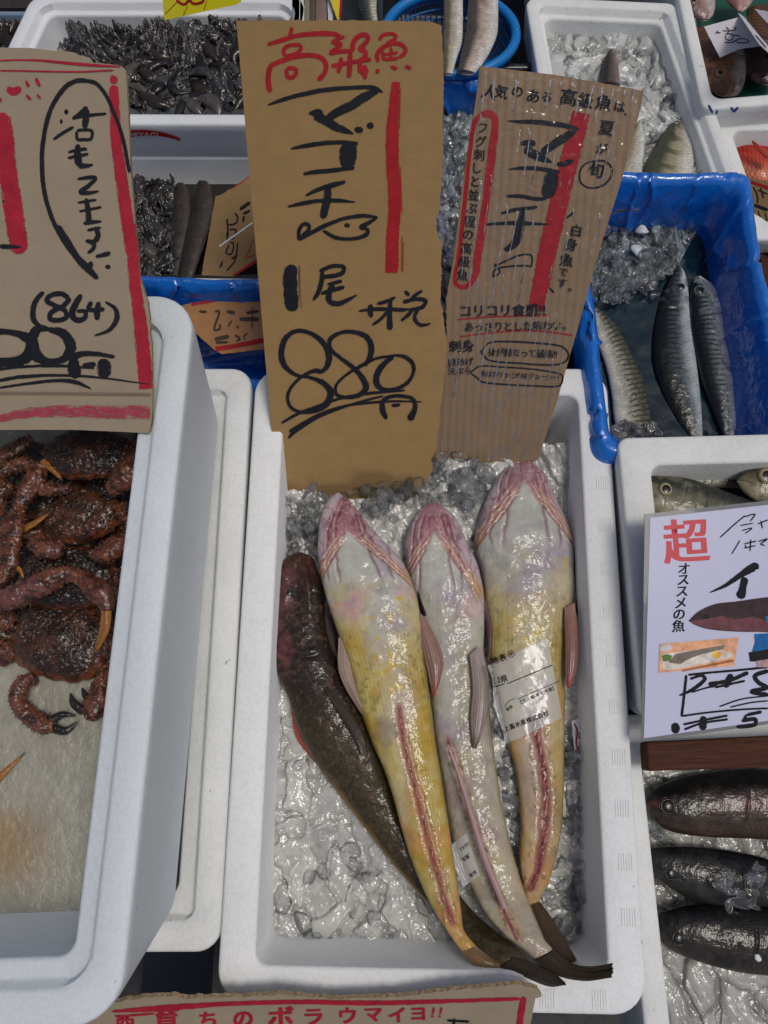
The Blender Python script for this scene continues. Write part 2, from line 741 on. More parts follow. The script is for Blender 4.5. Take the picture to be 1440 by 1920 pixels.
def ice(name, label, poly, z, count, smin, smax, seed, m=None, amp=0.008, bed=True, bedcol=(150, 150, 148), bedmat=None, cell=70,
        hi=False, spread=0.01, dark=0.35, nb=200, zfun=None, sink=0.0):
    """crushed ice filling a pixel polygon at height z: a lumpy bed plus clear lumps"""
    r = np.random.RandomState(seed)
    xs = [p[0] for p in poly]
    ys = [p[1] for p in poly]
    zf = zfun or (lambda X, Y: z + 0 * X)
    root = empty(name, P(np.mean(xs), np.mean(ys), z), label, 'ice')
    root['kind'] = 'stuff'
    if bed:
        if len(poly) == 4:
            n = nb
            u, v = np.meshgrid(np.linspace(0, 1, n), np.linspace(0, 1, n), indexing='ij')
            q = np.asarray(poly, float)
            XY = (q[0] * (1 - v)[..., None] + q[1] * v[..., None]) * (1 - u)[..., None] + (q[3] * (1 - v)[..., None] + q[2] * v[..., None]) * u[..., None]
            X, Y = XY[..., 0], XY[..., 1]
            p = P(X, Y, zf(X, Y))
            wp = np.stack([fbm(p * cell * 0.9, 3, seed + 20 + q_) - 0.5 for q_ in range(3)], -1)
            pw_ = p * cell * (0.6 + 0.8 * fbm(p * 9, 2, seed + 30))[..., None] * np.array([1.0, 0.75, 1.0]) + 1.1 * wp
            f1, f2, idv = worley(pw_, seed)
            g1, g2, id2 = worley(pw_ * 2.3 + 0.8 * wp, seed + 3)
            h = amp * (0.9 * idv + 0.6 * (0.5 - f1) + 0.25 * id2 + 0.3 * (0.5 - g1)) + amp * 0.8 * (fbm(p * 30, 3, seed) - 0.5)
            p[..., 2] += h
            base = lin(*bedcol)
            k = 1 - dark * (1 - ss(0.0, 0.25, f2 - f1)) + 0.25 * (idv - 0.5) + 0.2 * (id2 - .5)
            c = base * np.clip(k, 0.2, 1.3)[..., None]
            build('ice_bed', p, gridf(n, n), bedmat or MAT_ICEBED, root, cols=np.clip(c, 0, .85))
    M = Mesh()
    k = 0
    tries = 0
    while k < count and tries < count * 30:
        tries += 1
        x = r.uniform(min(xs), max(xs))
        y = r.uniform(min(ys), max(ys))
        if not inside(poly, x, y):
            continue
        s_ = smin + (smax - smin) * r.rand() ** 2
        V, Fc = chunk(r, s_, hi)
        M.add(V + P(x, y, float(zf(x, y)) + s_ * 0.2 + spread * r.rand() - sink), Fc)
        k += 1
    if M.n:
        M.build('ice_lumps', m or MAT_ICE, root, sharp=32)
    return root


# ------------------------------------------------------------------ fish
class Fish:
    """loft whose silhouette is traced on the plane z"""

    def __init__(s, st, z, hup, hdn, n=420, m=100, zf=None, power=1.0, round_head=True):
        st = np.asarray(st, float)
        q = spline(np.stack([(st[:, 0] + st[:, 2]) / 2, (st[:, 1] + st[:, 3]) / 2, st[:, 0], st[:, 1], st[:, 2], st[:, 3]], 1), n)
        Lp, Rp = q[:, 2:4], q[:, 4:6]
        ph = np.linspace(0, 2 * np.pi, m, endpoint=False)
        s.S = np.cos(ph)[None, :] + np.zeros((n, 1))           # -1 left .. +1 right (after the flip below)
        s.T = np.linspace(0, 1, n)[:, None] + np.zeros((1, m))
        sq = np.sign(s.S) * np.abs(s.S) ** power
        cx = (Lp + Rp) / 2
        hv = (Rp - Lp) / 2
        X = cx[:, 0:1] + hv[:, 0:1] * sq
        Y = cx[:, 1:2] + hv[:, 1:2] * sq
        zz = z + (zf(s.T) if zf else 0 * s.T)
        p = P(X, Y, zz)
        wid = np.linalg.norm(hv, axis=1) * PXS(z)
        up = np.sin(ph)[None, :]
        hh = np.where(up > 0, hup, hdn) * wid[:, None]
        upv = np.sign(up) * np.abs(up) ** 0.9 * hh
        s.X, s.Y = X, Y
        s.top = up > 0
        s.p = p + np.stack([0 * upv, 0 * upv, upv], -1)
        s.n, s.m = n, m
        s.wid = wid
        s.up = up + 0 * X
        ds = np.linalg.norm(np.diff(p.mean(1), axis=0), axis=1)
        s.len = np.concatenate([[0], np.cumsum(ds)])[:, None] + 0 * X
        s.uv = np.stack([s.len, ph[None, :] / 6.283 * 0.16 + 0 * X], -1)

    def disp(s, d):
        """raise the surface (metres) along up/outward"""
        s.p[..., 2] += d * np.clip(s.up, 0, 1)

    def mesh(s, name, cols, m, parent):
        Fc = [tuple(f) for f in gridf(s.n, s.m, True)]
        Fc.append(tuple(range(s.m)))
        Fc.append(tuple(range((s.n - 1) * s.m, s.n * s.m))[::-1])
        V = s.p.reshape(-1, 3)
        o = build(name, V, Fc, m, parent, cols=np.clip(cols, 0, 0.9), uv=s.uv)
        s.bvh = BVHTree.FromPolygons(V.tolist(), Fc)
        return o

    def surf(s, px, py, lift=0.0005, dz=0.0):
        d = Vector(ray(px, py)).normalized()
        loc, nrm, i, dist = s.bvh.ray_cast(Vector(CAM), d)
        if loc is None:
            return P(px, py, dz)
        return np.array(loc - d * lift)


def fin(name, A, B, z, m, parent, rays=10, col0=(120, 95, 90), col1=(90, 70, 65), ridge=0.0004, nu=60, arch=0.004, zf=None, seed=0,
        thick=0.0012, rag=0.03, edge=None):
    """a fin between two pixel polylines A and B (root -> tip); rays run root -> tip"""
    a = spline(A, nu)
    b = spline(B, nu)
    nv = max(rays * 5, 12)
    r = np.random.RandomState(seed)
    v = np.linspace(0, 1, nv)[None, :, None]
    XY = a[:, None, :] * (1 - v) + b[:, None, :] * v
    tt = np.linspace(0, 1, nu)[:, None] + 0 * v[..., 0]
    vv = v[..., 0] + 0 * tt
    # ragged tip
    k = 1 + rag * (np.interp(vv[0], np.linspace(0, 1, rays * 2), r.rand(rays * 2)) - 0.5)
    XY = XY[0:1] + (XY - XY[0:1]) * k[None, :, None]
    zz = z + (zf(tt) if zf else 0 * tt)
    p = P(XY[..., 0], XY[..., 1], zz)
    w = np.abs(np.sin(vv * np.pi * rays))
    p[..., 2] += ridge * w + arch * np.sin(vv * np.pi) * np.sin(np.clip(tt, 0, 1) * np.pi * 0.7 + 0.3)
    c = mixc(lin(*col1), lin(*col0), w * 0.45 + 0.35 * (1 - tt) + 0.2 * fbm(np.stack([tt * 4, vv * 5, 0 * tt], -1), 2, seed + 2))
    nz = fbm(np.stack([tt * 12, vv * 30, 0 * tt], -1), 3, seed)
    c = c * (0.7 + 0.6 * nz)[..., None]
    if edge is not None:
        c = mixc(c, lin(*edge), ss(0.8, 1.0, tt))
    bot = p - np.array([0, 0, thick])
    n, mm = p.shape[:2]
    V = np.concatenate([p.reshape(-1, 3), bot.reshape(-1, 3)])
    Fc = [tuple(f) for f in gridf(n, mm)] + [tuple(f)[::-1] for f in gridf(n, mm, off=n * mm)]
    rim = [i * mm for i in range(n)] + [(n - 1) * mm + j for j in range(1, mm)] + [i * mm + mm - 1 for i in range(n - 2, -1, -1)] + [j for j in range(mm - 2, 0, -1)]
    for i in range(len(rim)):
        a_, b_ = rim[i], rim[(i + 1) % len(rim)]
        Fc.append((a_, b_, b_ + n * mm, a_ + n * mm))
    C_ = np.concatenate([c.reshape(-1, 3)] * 2)
    return build(name, V, Fc, m, parent, cols=np.clip(C_, 0, .85), sharp=60)


def tube(pts, rad, n=40, m=20, flat=1.0, bumpf=None):
    """3D tube through world pts rows with radii"""
    pts = np.asarray(pts, float)
    q = spline(np.concatenate([pts, np.asarray(rad, float)[:, None]], 1), n)
    c, r = q[:, :3], np.maximum(q[:, 3], 0.0002)
    d = np.gradient(c, axis=0)
    d /= np.linalg.norm(d, axis=1)[:, None] + 1e-9
    up = np.array([0, 0, 1.0])
    s_ = np.cross(d, up)
    s_ /= np.linalg.norm(s_, axis=1)[:, None] + 1e-9
    u = np.cross(s_, d)
    ph = np.linspace(0, 2 * np.pi, m, endpoint=False)
    p = c[:, None] + r[:, None, None] * (np.cos(ph)[None, :, None] * s_[:, None] + flat * np.sin(ph)[None, :, None] * u[:, None])
    nrm = (p - c[:, None]) / (r[:, None, None] + 1e-9)
    Fc = [tuple(f)[::-1] for f in gridf(n, m, True)] + [tuple(range(m))[::-1], tuple(range((n - 1) * m, n * m))]
    return p, nrm, Fc


def eyeball(px, py, z, r, parent, iris=(150, 150, 110), pupil=0.5, name='eye', tilt=None, ring_=(70, 62, 45)):
    """a fish eye: flattened dome with a pupil, iris and a socket ring in vertex colour"""
    c = P(px, py, z)
    n, m = 26, 32
    a = np.linspace(0, 1, n)[:, None]
    b = np.linspace(0, 2 * np.pi, m, endpoint=False)[None, :]
    h = np.where(a < 0.75, np.sqrt(np.clip(1 - (a / 0.85) ** 2, 0, 1)) * 0.5 + 0.1, 0.33 * np.exp(-((a - 0.82) / 0.07) ** 2) + 0.0)
    p = np.stack([a * np.cos(b) * r, a * np.sin(b) * r, h * r * 0.62 + 0 * b], -1) + c
    k = a + 0 * b
    col = mixc(lin(8, 9, 14), lin(*iris), ss(pupil - 0.03, pupil + 0.03, k))
    col = mixc(col, lin(*iris) * 0.5, ss(0.62, 0.72, k))
    col = mixc(col, lin(*ring_), ss(0.74, 0.8, k))
    return build(name, p, gridf(n, m, True), MAT_EYE, parent, cols=col)


# ------------------------------------------------------------------ the materials used all over
MAT_STYRO = mat('styrofoam', (0.80, 0.815, 0.82), 0.55, spec=0.3, bump=[('vor', 300, 0.22, 0.001), ('noise', 30, 0.2, 0.003)], vary=(14, 0.05, (1, 1, 1)), specks=(110, 0.745, 0.6))
MAT_STYRO2 = mat('old_styrofoam', (0.75, 0.765, 0.755), 0.6, spec=0.3, bump=[('vor', 300, 0.3, 0.001), ('noise', 30, 0.25, 0.003)], vary=(18, 0.08, (1, 1, 1)), specks=(90, 0.72, 0.5))
MAT_ICE = mat('clear_ice', (0.93, 0.96, 0.98), 0.05, trans=1.0, ior=1.31, bump=[('noise', 90, 0.5, 0.005)])
t_ = MAT_ICE.node_tree
for l_ in list(t_.nodes['Material Output'].inputs[0].links):
    t_.links.remove(l_)
_bn = [n for n in t_.nodes if n.type == 'BUMP'][-1]


def _nd(kind, **k):
    n = t_.nodes.new(kind)
    for a, b in k.items():
        n.inputs[a].default_value = b
    return n


_tr = _nd('ShaderNodeBsdfTransparent', Color=(0.995, 1, 1, 1))
_rf = _nd('ShaderNodeBsdfRefraction', Color=(0.96, 0.98, 1, 1), Roughness=0.02, IOR=1.2)
_df = _nd('ShaderNodeBsdfTranslucent', Color=(0.8, 0.82, 0.84, 1))
_dd = _nd('ShaderNodeBsdfDiffuse', Color=(0.9, 0.92, 0.94, 1))
_gl = _nd('ShaderNodeBsdfAnisotropic', Color=(1, 1, 1, 1), Roughness=0.04)
_fr = _nd('ShaderNodeFresnel', IOR=1.24)
for n in (_rf, _gl, _fr, _dd):
    t_.links.new(_bn.outputs[0], n.inputs['Normal'])
_m1 = _nd('ShaderNodeMixShader', Fac=0.12)
t_.links.new(_tr.outputs[0], _m1.inputs[1]); t_.links.new(_rf.outputs[0], _m1.inputs[2])
_m0 = _nd('ShaderNodeMixShader', Fac=0.5)
t_.links.new(_df.outputs[0], _m0.inputs[1]); t_.links.new(_dd.outputs[0], _m0.inputs[2])
_m2 = _nd('ShaderNodeMixShader', Fac=0.09)
t_.links.new(_m1.outputs[0], _m2.inputs[1]); t_.links.new(_m0.outputs[0], _m2.inputs[2])
_m3 = _nd('ShaderNodeMixShader')
t_.links.new(_fr.outputs[0], _m3.inputs[0]); t_.links.new(_m2.outputs[0], _m3.inputs[1]); t_.links.new(_gl.outputs[0], _m3.inputs[2])
t_.links.new(_m3.outputs[0], t_.nodes['Material Output'].inputs[0])
MAT_ICEBED = mat('packed_ice', rough=0.16, vcol=True, coat=0.6, bump=[('noise', 120, 0.5, 0.004), ('vor', 160, 0.3, 0.003)])
MAT_EYE = mat('fish_eye', rough=0.25, vcol=True, coat=0.35, spec=0.3, bump=[('noise', 300, 0.3, 0.001)])
MAT_FISH = mat('wet_fish_skin', rough=0.5, vcol=True, coat=0.55, coat_rough=0.03, spec=0.15,
               bump=[('uvscale', 460, 0.2, 0.0008), ('noise', 45, 0.25, 0.005), ('noise', 320, 0.4, 0.0010)])
MAT_BELLY = mat('wet_fish_belly', rough=0.5, vcol=True, coat=0.6, coat_rough=0.0, spec=0.08,
                bump=[('uvscale', 380, 0.2, 0.0010), ('noise', 26, 0.55, 0.009), ('noise', 120, 0.5, 0.002), ('noise', 420, 0.15, 0.0006)])
MAT_FIN = mat('wet_fin', rough=0.45, vcol=True, coat=0.5, coat_rough=0.08, spec=0.2, bump=[('noise', 200, 0.2, 0.001)])
MAT_CARD = mat('brown_cardboard', lin(134, 108, 74), 0.75, bump=[('uvwavey', 95, 0.10, 0.0006), ('noise', 500, 0.25, 0.0004)], vary=(60, 0.09, (1, 1, 1)), spec=0.25)
MAT_CARDEDGE = mat('cardboard_edge', lin(150, 132, 105), 0.9, bump=[('noise', 500, 0.8, 0.002)], vary=(400, 0.4, (1, 1, 1)), spec=0.1)
MAT_CARDGREY = mat('grey_brown_cardboard', lin(144, 131, 111), 0.8, bump=[('noise', 400, 0.25, 0.0004)], vary=(40, 0.08, (1, 1, 1)), spec=0.2)
MAT_INK = mat('black_ink', lin(26, 28, 34), 0.6, spec=0.12, vary=(90, 0.35, (1, 1, 1)))


def ink(name, col, thr=0.66, rough=0.5, vv=0.3):
    """marker ink that runs dry in streaks along the stroke (UV: u across -1..1, v along)"""
    m = mat(name, col, rough, spec=0.15, vary=(80, vv, (1, 1, 1)))
    t = m.node_tree
    N, Lk = t.nodes, t.links
    tc = N.new('ShaderNodeTexCoord')
    mp = N.new('ShaderNodeMapping')
    mp.inputs['Scale'].default_value = (3.2, 0.022, 1)
    Lk.new(tc.outputs['UV'], mp.inputs[0])
    nz = N.new('ShaderNodeTexNoise')
    nz.inputs['Scale'].default_value = 1.6
    nz.inputs['Detail'].default_value = 4
    nz.inputs['Roughness'].default_value = 0.7
    Lk.new(mp.outputs[0], nz.inputs[0])
    sp = N.new('ShaderNodeSeparateXYZ')
    Lk.new(tc.outputs['UV'], sp.inputs[0])
    ab = N.new('ShaderNodeMath'); ab.operation = 'ABSOLUTE'
    Lk.new(sp.outputs[0], ab.inputs[0])
    pw = N.new('ShaderNodeMath'); pw.operation = 'POWER'; pw.inputs[1].default_value = 4
    Lk.new(ab.outputs[0], pw.inputs[0])
    ma = N.new('ShaderNodeMath'); ma.operation = 'MULTIPLY_ADD'; ma.inputs[1].default_value = 0.16
    Lk.new(pw.outputs[0], ma.inputs[0]); Lk.new(nz.outputs[0], ma.inputs[2])
    mr = N.new('ShaderNodeMapRange')
    mr.inputs[1].default_value = thr; mr.inputs[2].default_value = thr + 0.05
    mr.inputs[3].default_value = 1.0; mr.inputs[4].default_value = 0.12
    Lk.new(ma.outputs[0], mr.inputs[0])
    Lk.new(mr.outputs[0], N['Principled BSDF'].inputs['Alpha'])
    return m


MAT_BRUSH = ink('brush_ink', lin(28, 30, 36), 0.64)
MAT_RED = ink('red_ink', lin(150, 30, 38), 0.66, 0.55, 0.2)
MAT_DARK = mat('dark_ground', (0.018, 0.018, 0.02), 0.6, bump=[('noise', 30, 0.4, 0.01)])


def blotch(p, sc, lo, hi, seed):
    return ss(lo, hi, fbm(p * sc, 4, seed))

# ================================================================== SETTING
g = build('ground', [(-3, -3, -0.42), (3, -3, -0.42), (3, 4, -0.42), (-3, 4, -0.42)], [(0, 1, 2, 3)], MAT_DARK)
tag(g, kind='structure')
tbl = Mesh()
for x0, y0, x1, y1, z in ((-1.4, -0.16, 1.4, 2.2, -0.215),):
    V = [(x0, y0, z), (x1, y0, z), (x1, y1, z), (x0, y1, z), (x0, y0, z - .02), (x1, y0, z - .02), (x1, y1, z - .02), (x0, y1, z - .02)]
    tbl.add(V, [(0, 1, 2, 3), (7, 6, 5, 4), (0, 4, 5, 1), (1, 5, 6, 2), (2, 6, 7, 3), (3, 7, 4, 0)])
t = tbl.build('display_table', MAT_DARK, None, smooth=False)
tag(t, 'dark display table under all the foam boxes', 'table')

# ================================================================== MIDDLE BOX
box, QM = styro_box('foam_box', 'clean white foam box in the middle holding four flathead fish on ice',
                    [(480, 690), (1137, 690), (1216, 1906), (404, 1888)], 0.0, 0.16, rw=0.033, rad=0.030, floor=-0.12, ribs=(1, 3, 2))


def zice(X, Y):
    return -0.060 - 0.022 * ss(1450, 1800, np.asarray(Y, float)) + 0.014 * ss(1000, 860, np.asarray(Y, float))


MAT_ICEPALE = mat('melting_ice_sheet', rough=0.12, vcol=True, coat=1.0, coat_rough=0.02,
                  bump=[('noise', 34, 0.8, 0.010), ('noise', 110, 0.5, 0.004)])
ICE_Q = [(505, 835), (1072, 835), (1132, 1800), (468, 1800)]
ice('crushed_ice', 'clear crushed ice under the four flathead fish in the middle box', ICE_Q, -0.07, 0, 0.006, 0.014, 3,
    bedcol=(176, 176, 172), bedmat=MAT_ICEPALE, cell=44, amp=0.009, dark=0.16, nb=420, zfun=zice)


def lumps(label, poly, count, smin, smax, seed, spread, zf, sink=0.0, hi=True, m=None):
    return ice('ice_lumps', label, poly, -0.06, count, smin, smax, seed, bed=False, hi=hi, spread=spread, zfun=zf, sink=sink, m=m)


lumps('clear ice lumps heaped against the foot of the two cardboard signs', [(520, 935), (800, 900), (820, 850), (900, 850), (925, 885), (880, 960), (850, 930), (760, 950), (740, 990), (670, 940), (600, 945), (590, 1010), (520, 1010)],
      150, 0.004, 0.018, 5, 0.016, zice)
lumps('glassy ice lumps left of the dark flathead tail', [(478, 1300), (560, 1400), (700, 1620), (860, 1780), (700, 1790), (475, 1780)],
      60, 0.005, 0.020, 6, 0.003, zice, 0.005)
lumps('ice lumps between the right flathead and the box wall', [(1065, 1250), (1095, 1250), (1128, 1780), (1040, 1780), (1020, 1690), (1065, 1560)],
      70, 0.005, 0.020, 8, 0.010, zice)
lumps('small ice lumps in the gap between two pale fish', [(925, 1330), (945, 1330), (975, 1480), (975, 1640), (955, 1620)],
      40, 0.005, 0.012, 9, 0.012, zice)
lumps('small ice lumps beside the dark flathead head', [(510, 1000), (600, 1000), (600, 1060), (545, 1030), (508, 1080)],
      30, 0.005, 0.013, 10, 0.008, zice)


# ------------------------------------------------------------------ flathead fish
def belly_fish(label, st, z, apex, gill, seed, pinkness, yellow, anal, name='flathead_fish', zf=None, blood=0.0, hup=0.50):
    """a flathead lying belly up. apex = (x, y) of the throat V, gill = y where the gill covers end"""
    root = empty(name, P(st[5][0], st[5][1], z - 0.02), label, 'fish', 'flathead fish in the middle box')
    f = Fish(st, z, hup, 0.5, n=560, m=170, zf=zf, power=0.92)
    X, Y, S = f.X, f.Y, f.S
    p = f.p.copy()
    y0 = st[0][1]
    yend = anal[1][1]
    A = np.abs(S)
    # head
    tt = (Y - apex[1]) / (gill - apex[1])
    w_h = Y - apex[1]
    hx = (X - (apex[0] + (anal[0][0] - apex[0]) * np.clip((Y - apex[1]) / (anal[0][1] - apex[1]), 0, 1)))  # distance from the mid line
    half = np.interp(Y[:, 0], Y[:, 0], (st_half(f)))[:, None]
    s_ = hx / half
    As = np.abs(s_)
    n1 = fbm(p * 60, 4, seed)
    n2 = fbm(p * 160, 4, seed + 5)
    n3 = fbm(p * 420, 3, seed + 8)
    white = lin(172, 172, 164)
    lilac = lin(150, 142, 154)
    pink = lin(158, 102, 112)
    deep = lin(118, 62, 76)
    mauve = lin(140, 116, 122)
    yel = lin(178, 146, 54)
    yel2 = lin(184, 166, 98)
    c = mixc(white, lilac, blotch(p, 30, 0.45, 0.7, seed + 1) * 0.8)
    # pink head
    hd = ss(gill - 10, apex[1] - 40, Y)
    headc = mixc(mixc(mauve, pink, n1), deep, blotch(p, 70, 0.5, 0.75, seed + 2) * 0.7 * pinkness)
    headc = mixc(headc, lin(178, 170, 176), ss(0.55, 0.95, As) * 0.75)
    throat = ss(0.06, -0.06, As - np.clip(tt, 0, 1) * 1.0) * ss(-0.05, 0.08, tt)
    isH = ss(gill + 12, gill - 25, Y - 10 * n2)
    c = mixc(c, headc, isH * (1 - throat))
    # jaw lines: a pair of grooves running from the chin to the gills
    dj = 0
    rn = 1 - np.abs(2 * fbm(p * np.array([70, 34, 40]), 3, seed + 60) - 1)      # folds, stretched along the body
    fold = ss(0.90, 0.99, rn)
    rn2 = ss(0.93, 0.995, 1 - np.abs(2 * fbm(p * np.array([120, 60, 60]), 3, seed + 61) - 1))
    As0 = As
    As = As + 0.16 * (n1 - 0.5) + 0.05 * s_
    for k_, (o_, wd) in enumerate(((0.36, 0.028), (0.60, 0.024))):
        line = o_ + 0.10 * np.sin((Y - y0) / 23.0 + k_) * 0.3 + 0.25 * np.clip(tt + .9, 0, 1) * 0.3
        g_ = np.exp(-((As - line) / wd) ** 2) * isH * ss(y0 + 12, y0 + 45, Y)
        dj = dj - g_ * 0.0015
        c = mixc(c, deep * 0.75, g_ * 0.75)
        r_ = np.exp(-((As - line - 0.07) / wd) ** 2) * isH * ss(y0 + 12, y0 + 45, Y)
        c = mixc(c, lin(205, 180, 182), r_ * 0.4)
        dj = dj + r_ * 0.0012
    hz_ = isH * (1 - throat) + 0.35 * ss(gill + 160, gill, Y) * (1 - isH)
    c = mixc(c, deep * 0.8, fold * hz_ * 0.55)
    c = mixc(c, lin(196, 176, 176), rn2 * hz_ * 0.4)
    dj = dj - fold * hz_ * 0.0012
    # pleated gill membranes along both arms of the V
    As = As0 + 0.09 * (n1 - 0.5) + 0.03 * (n2 - .5)
    dd = As - np.clip(tt, 0, 1.15)
    band = ss(-0.10, 0.0, dd) * ss(0.42, 0.25, dd) * ss(0.0, 0.25, tt) * ss(1.25, 1.0, tt)
    pl_ = 0.5 + 0.5 * np.sin(dd * 44 + n1 * 12 + n2 * 4)
    c = mixc(c, mixc(lin(150, 100, 112), lin(200, 176, 150), pl_), band * 0.8)
    c = mixc(c, yel, band * ss(0.55, 1.0, tt) * pl_ * 0.9)
    c = mixc(c, lin(90, 62, 66), np.exp(-((dd + 0.02) / 0.022) ** 2) * ss(0.1, 0.4, tt) * ss(1.3, 1.05, tt) * 0.8)
    dj = dj + band * pl_ * 0.0012 - np.exp(-((dd + 0.02) / 0.03) ** 2) * ss(0.1, 0.4, tt) * ss(1.3, 1.05, tt) * 0.0018
    # belly colouring
    bl = ss(gill - 10, gill + 30, Y)
    spots = blotch(p, 150, 0.60, 0.68, seed + 3) * blotch(p, 40, 0.42, 0.6, seed + 4)
    c = mixc(c, lin(188, 158, 46), spots * 0.9 * bl * min(1, yellow * 1.3))
    c = mixc(c, lin(184, 170, 104), blotch(p, 26, 0.42, 0.62, seed + 41) * bl * 0.55 * yellow)
    c = mixc(c, lin(120, 118, 132), blotch(p, 60, 0.56, 0.72, seed + 43) * bl * 0.35)
    c = mixc(c, lin(190, 140, 140), blotch(p, 34, 0.52, 0.68, seed + 6) * bl * 0.55 * ss(gill + 190, gill + 60, Y))
    ymask = ss(gill + 60, gill + 170, Y + 60 * n1) * yellow
    side = 0.35 + 0.65 * ss(0.15, 0.75, As + 0.3 * (n1 - 0.5))
    c = mixc(c, mixc(yel2, yel, blotch(p, 50, 0.4, 0.6, seed + 7)), ymask * side * 0.95)
    olive = blotch(p, 230, 0.55, 0.66, seed + 9) * ss(gill + 70, gill + 110, Y) * ss(gill + 330, gill + 180, Y) * yellow
    c = mixc(c, lin(120, 112, 60), olive * 0.6 * ss(0.2, 0.6, As))
    edge_ = ss(0.80, 0.99, np.abs(S))
    c = mixc(c, lin(150, 124, 52) if yellow > 0.3 else lin(150, 140, 90), edge_ * ss(gill + 60, gill + 200, Y) * 0.8)
    # low lateral rows of dark scales
    sc_ = 0.5 + 0.5 * np.sin(f.len * 1700 + S * 30) * np.sin(f.len * 1700 - S * 30)
    c = c * (1 - 0.30 * sc_ * ss(gill + 60, gill + 150, Y) * ss(0.1, 0.5, As))[..., None]
    # vent and anal fin line
    ax = np.interp(Y, [a_[1] for a_ in anal], [a_[0] for a_ in anal])
    px = X - ax
    on = ss(anal[0][1], anal[0][1] + 25, Y) * ss(anal[-1][1], anal[-1][1] - 12, Y)
    wv = 1.6 + 4.5 * n2 * n2 + 3.0 * blood * n1 * 2 + 4.0 * blood * fbm(p * 35, 3, seed + 77)
    px = px + 5 * (n1 - 0.5)
    strk = np.exp(-(px / wv) ** 2) * on * ss(0.30, 0.45, n2 + 0.25 * blood)
    c = mixc(c, lin(172, 122, 112), np.exp(-(px / (wv * 3.0)) ** 2) * on * 0.55)
    c = mixc(c, lin(186, 132, 92), blotch(p, 30, 0.45, 0.65, seed + 71) * ss(gill + 250, gill + 380, Y) * 0.55 * yellow)
    if blood < 0.1:
        for sx_, sy_, sr_ in ((840, 1392, 7), (842, 1412, 4)):
            c = mixc(c, lin(110, 62, 78), np.exp(-(((X - sx_) ** 2 + (Y - sy_) ** 2) / sr_ ** 2)) * 0.8)
    c = mixc(c, mixc(lin(140, 56, 64), lin(84, 14, 26), np.clip(n3 * (0.7 + blood), 0, 1)), np.clip(strk * (0.8 + 0.5 * max(blood, 0.3)) * (0.7 + 0.6 * n3), 0, 1))
    rays_ = 0.5 + 0.5 * np.sin((px * 0.5 + Y * 0.16 + 14 * n1 + 5 * n2))
    c = mixc(c, lin(186, 130, 120), strk * rays_ * 0.28)
    c = mixc(c, lin(104, 88, 40), np.exp(-((np.abs(px) - wv * 2.6) / 4) ** 2) * on * blotch(p, 260, 0.5, 0.62, seed + 21) * 0.75)
    dj = dj + strk * (0.0008 + 0.0008 * rays_) - np.exp(-((np.abs(px) - wv * 1.6) / 3) ** 2) * on * 0.0008
    c = mixc(c, lin(96, 92, 98), blotch(p, 24, 0.62, 0.75, seed + 33) * 0.35)
    c = c * (0.82 + 0.36 * n2)[..., None] * (0.9 + 0.2 * fbm(p * 18, 3, seed + 50))[..., None]
    f.disp(dj + (n1 - 0.5) * 0.0028 + (n2 - 0.5) * 0.0010)
    f.mesh('body', c, MAT_BELLY, root)
    return root, f


def st_half(f):
    h = (f.X.max(1) - f.X.min(1)) / 2
    return np.maximum(h, 3)


# ---- dark flathead, back up, lowest
ST_D = [(558, 1036, 566, 1036), (538, 1044, 584, 1044), (518, 1071, 596, 1071), (511, 1107, 607, 1107), (506, 1151, 611, 1151), (501, 1209, 622, 1209),
        (509, 1240, 636, 1240), (522, 1267, 646, 1267), (540, 1307, 668, 1307), (562, 1373, 698, 1373), (596, 1435, 722, 1435), (642, 1498, 748, 1498),
        (683, 1551, 775, 1551), (724, 1604, 806, 1604), (768, 1657, 846, 1657), (818, 1710, 888, 1710), (862, 1752, 932, 1748), (904, 1789, 962, 1770), (936, 1806, 978, 1786), (960, 1814, 990, 1800)]
rD = empty('flathead_fish', P(562, 1200, -0.08), 'dark brown flathead lying back up at the left of the box', 'fish', 'flathead fish in the middle box')
fD = Fish(ST_D, -0.038, 0.46, 0.4, n=560, m=150, power=0.95, zf=lambda T: -0.012 * ss(0.35, 0.6, T) + 0.042 * ss(0.80, 1.0, T))
p = fD.p.copy()
n1, n2, n3 = fbm(p * 50, 4, 1), fbm(p * 170, 4, 2), fbm(p * 520, 3, 3)
c = mixc(lin(44, 31, 24), lin(22, 17, 15), n1)
c = mixc(c, lin(64, 58, 36), ss(1250, 1450, fD.Y) * 0.75)
sp = ss(0.42, 0.30, worley(p * 330, 5)[0])
c = mixc(c, lin(16, 13, 12), sp * 0.55)
c = mixc(c, lin(92, 68, 52), blotch(p, 300, 0.58, 0.66, 8) * 0.5)
c = mixc(c, lin(96, 48, 38), ss(1130, 1050, fD.Y) * 0.45 * n1)
c = mixc(c, lin(128, 98, 44), ss(-0.72, -0.95, fD.S) * ss(1420, 1500, fD.Y) * 0.8)
c = mixc(c, lin(110, 60, 66), blotch(p, 40, 0.6, 0.7, 12) * ss(1290, 1230, fD.Y) * ss(0.3, -0.8, fD.S) * .6)
c = c * (0.7 + 0.6 * n3)[..., None]
dj = (n1 - .5) * 0.003 + (n2 - .5) * 0.0010
dj += 0.002 * np.exp(-((np.abs(fD.S) - 0.45) / 0.10) ** 2) * ss(1190, 1080, fD.Y) * ss(1045, 1070, fD.Y)
dj -= 0.003 * np.exp(-(fD.S / 0.2) ** 2) * ss(1200, 1100, fD.Y) * ss(1045, 1070, fD.Y)
dj -= 0.0010 * np.exp(-((fD.Y - 1205 - 30 * (1 - fD.S ** 2)) / 4.5) ** 2) * ss(0.8, 0.3, np.abs(fD.S))
dj += 0.0008 * np.exp(-((fD.Y - 1196 - 30 * (1 - fD.S ** 2)) / 7) ** 2)
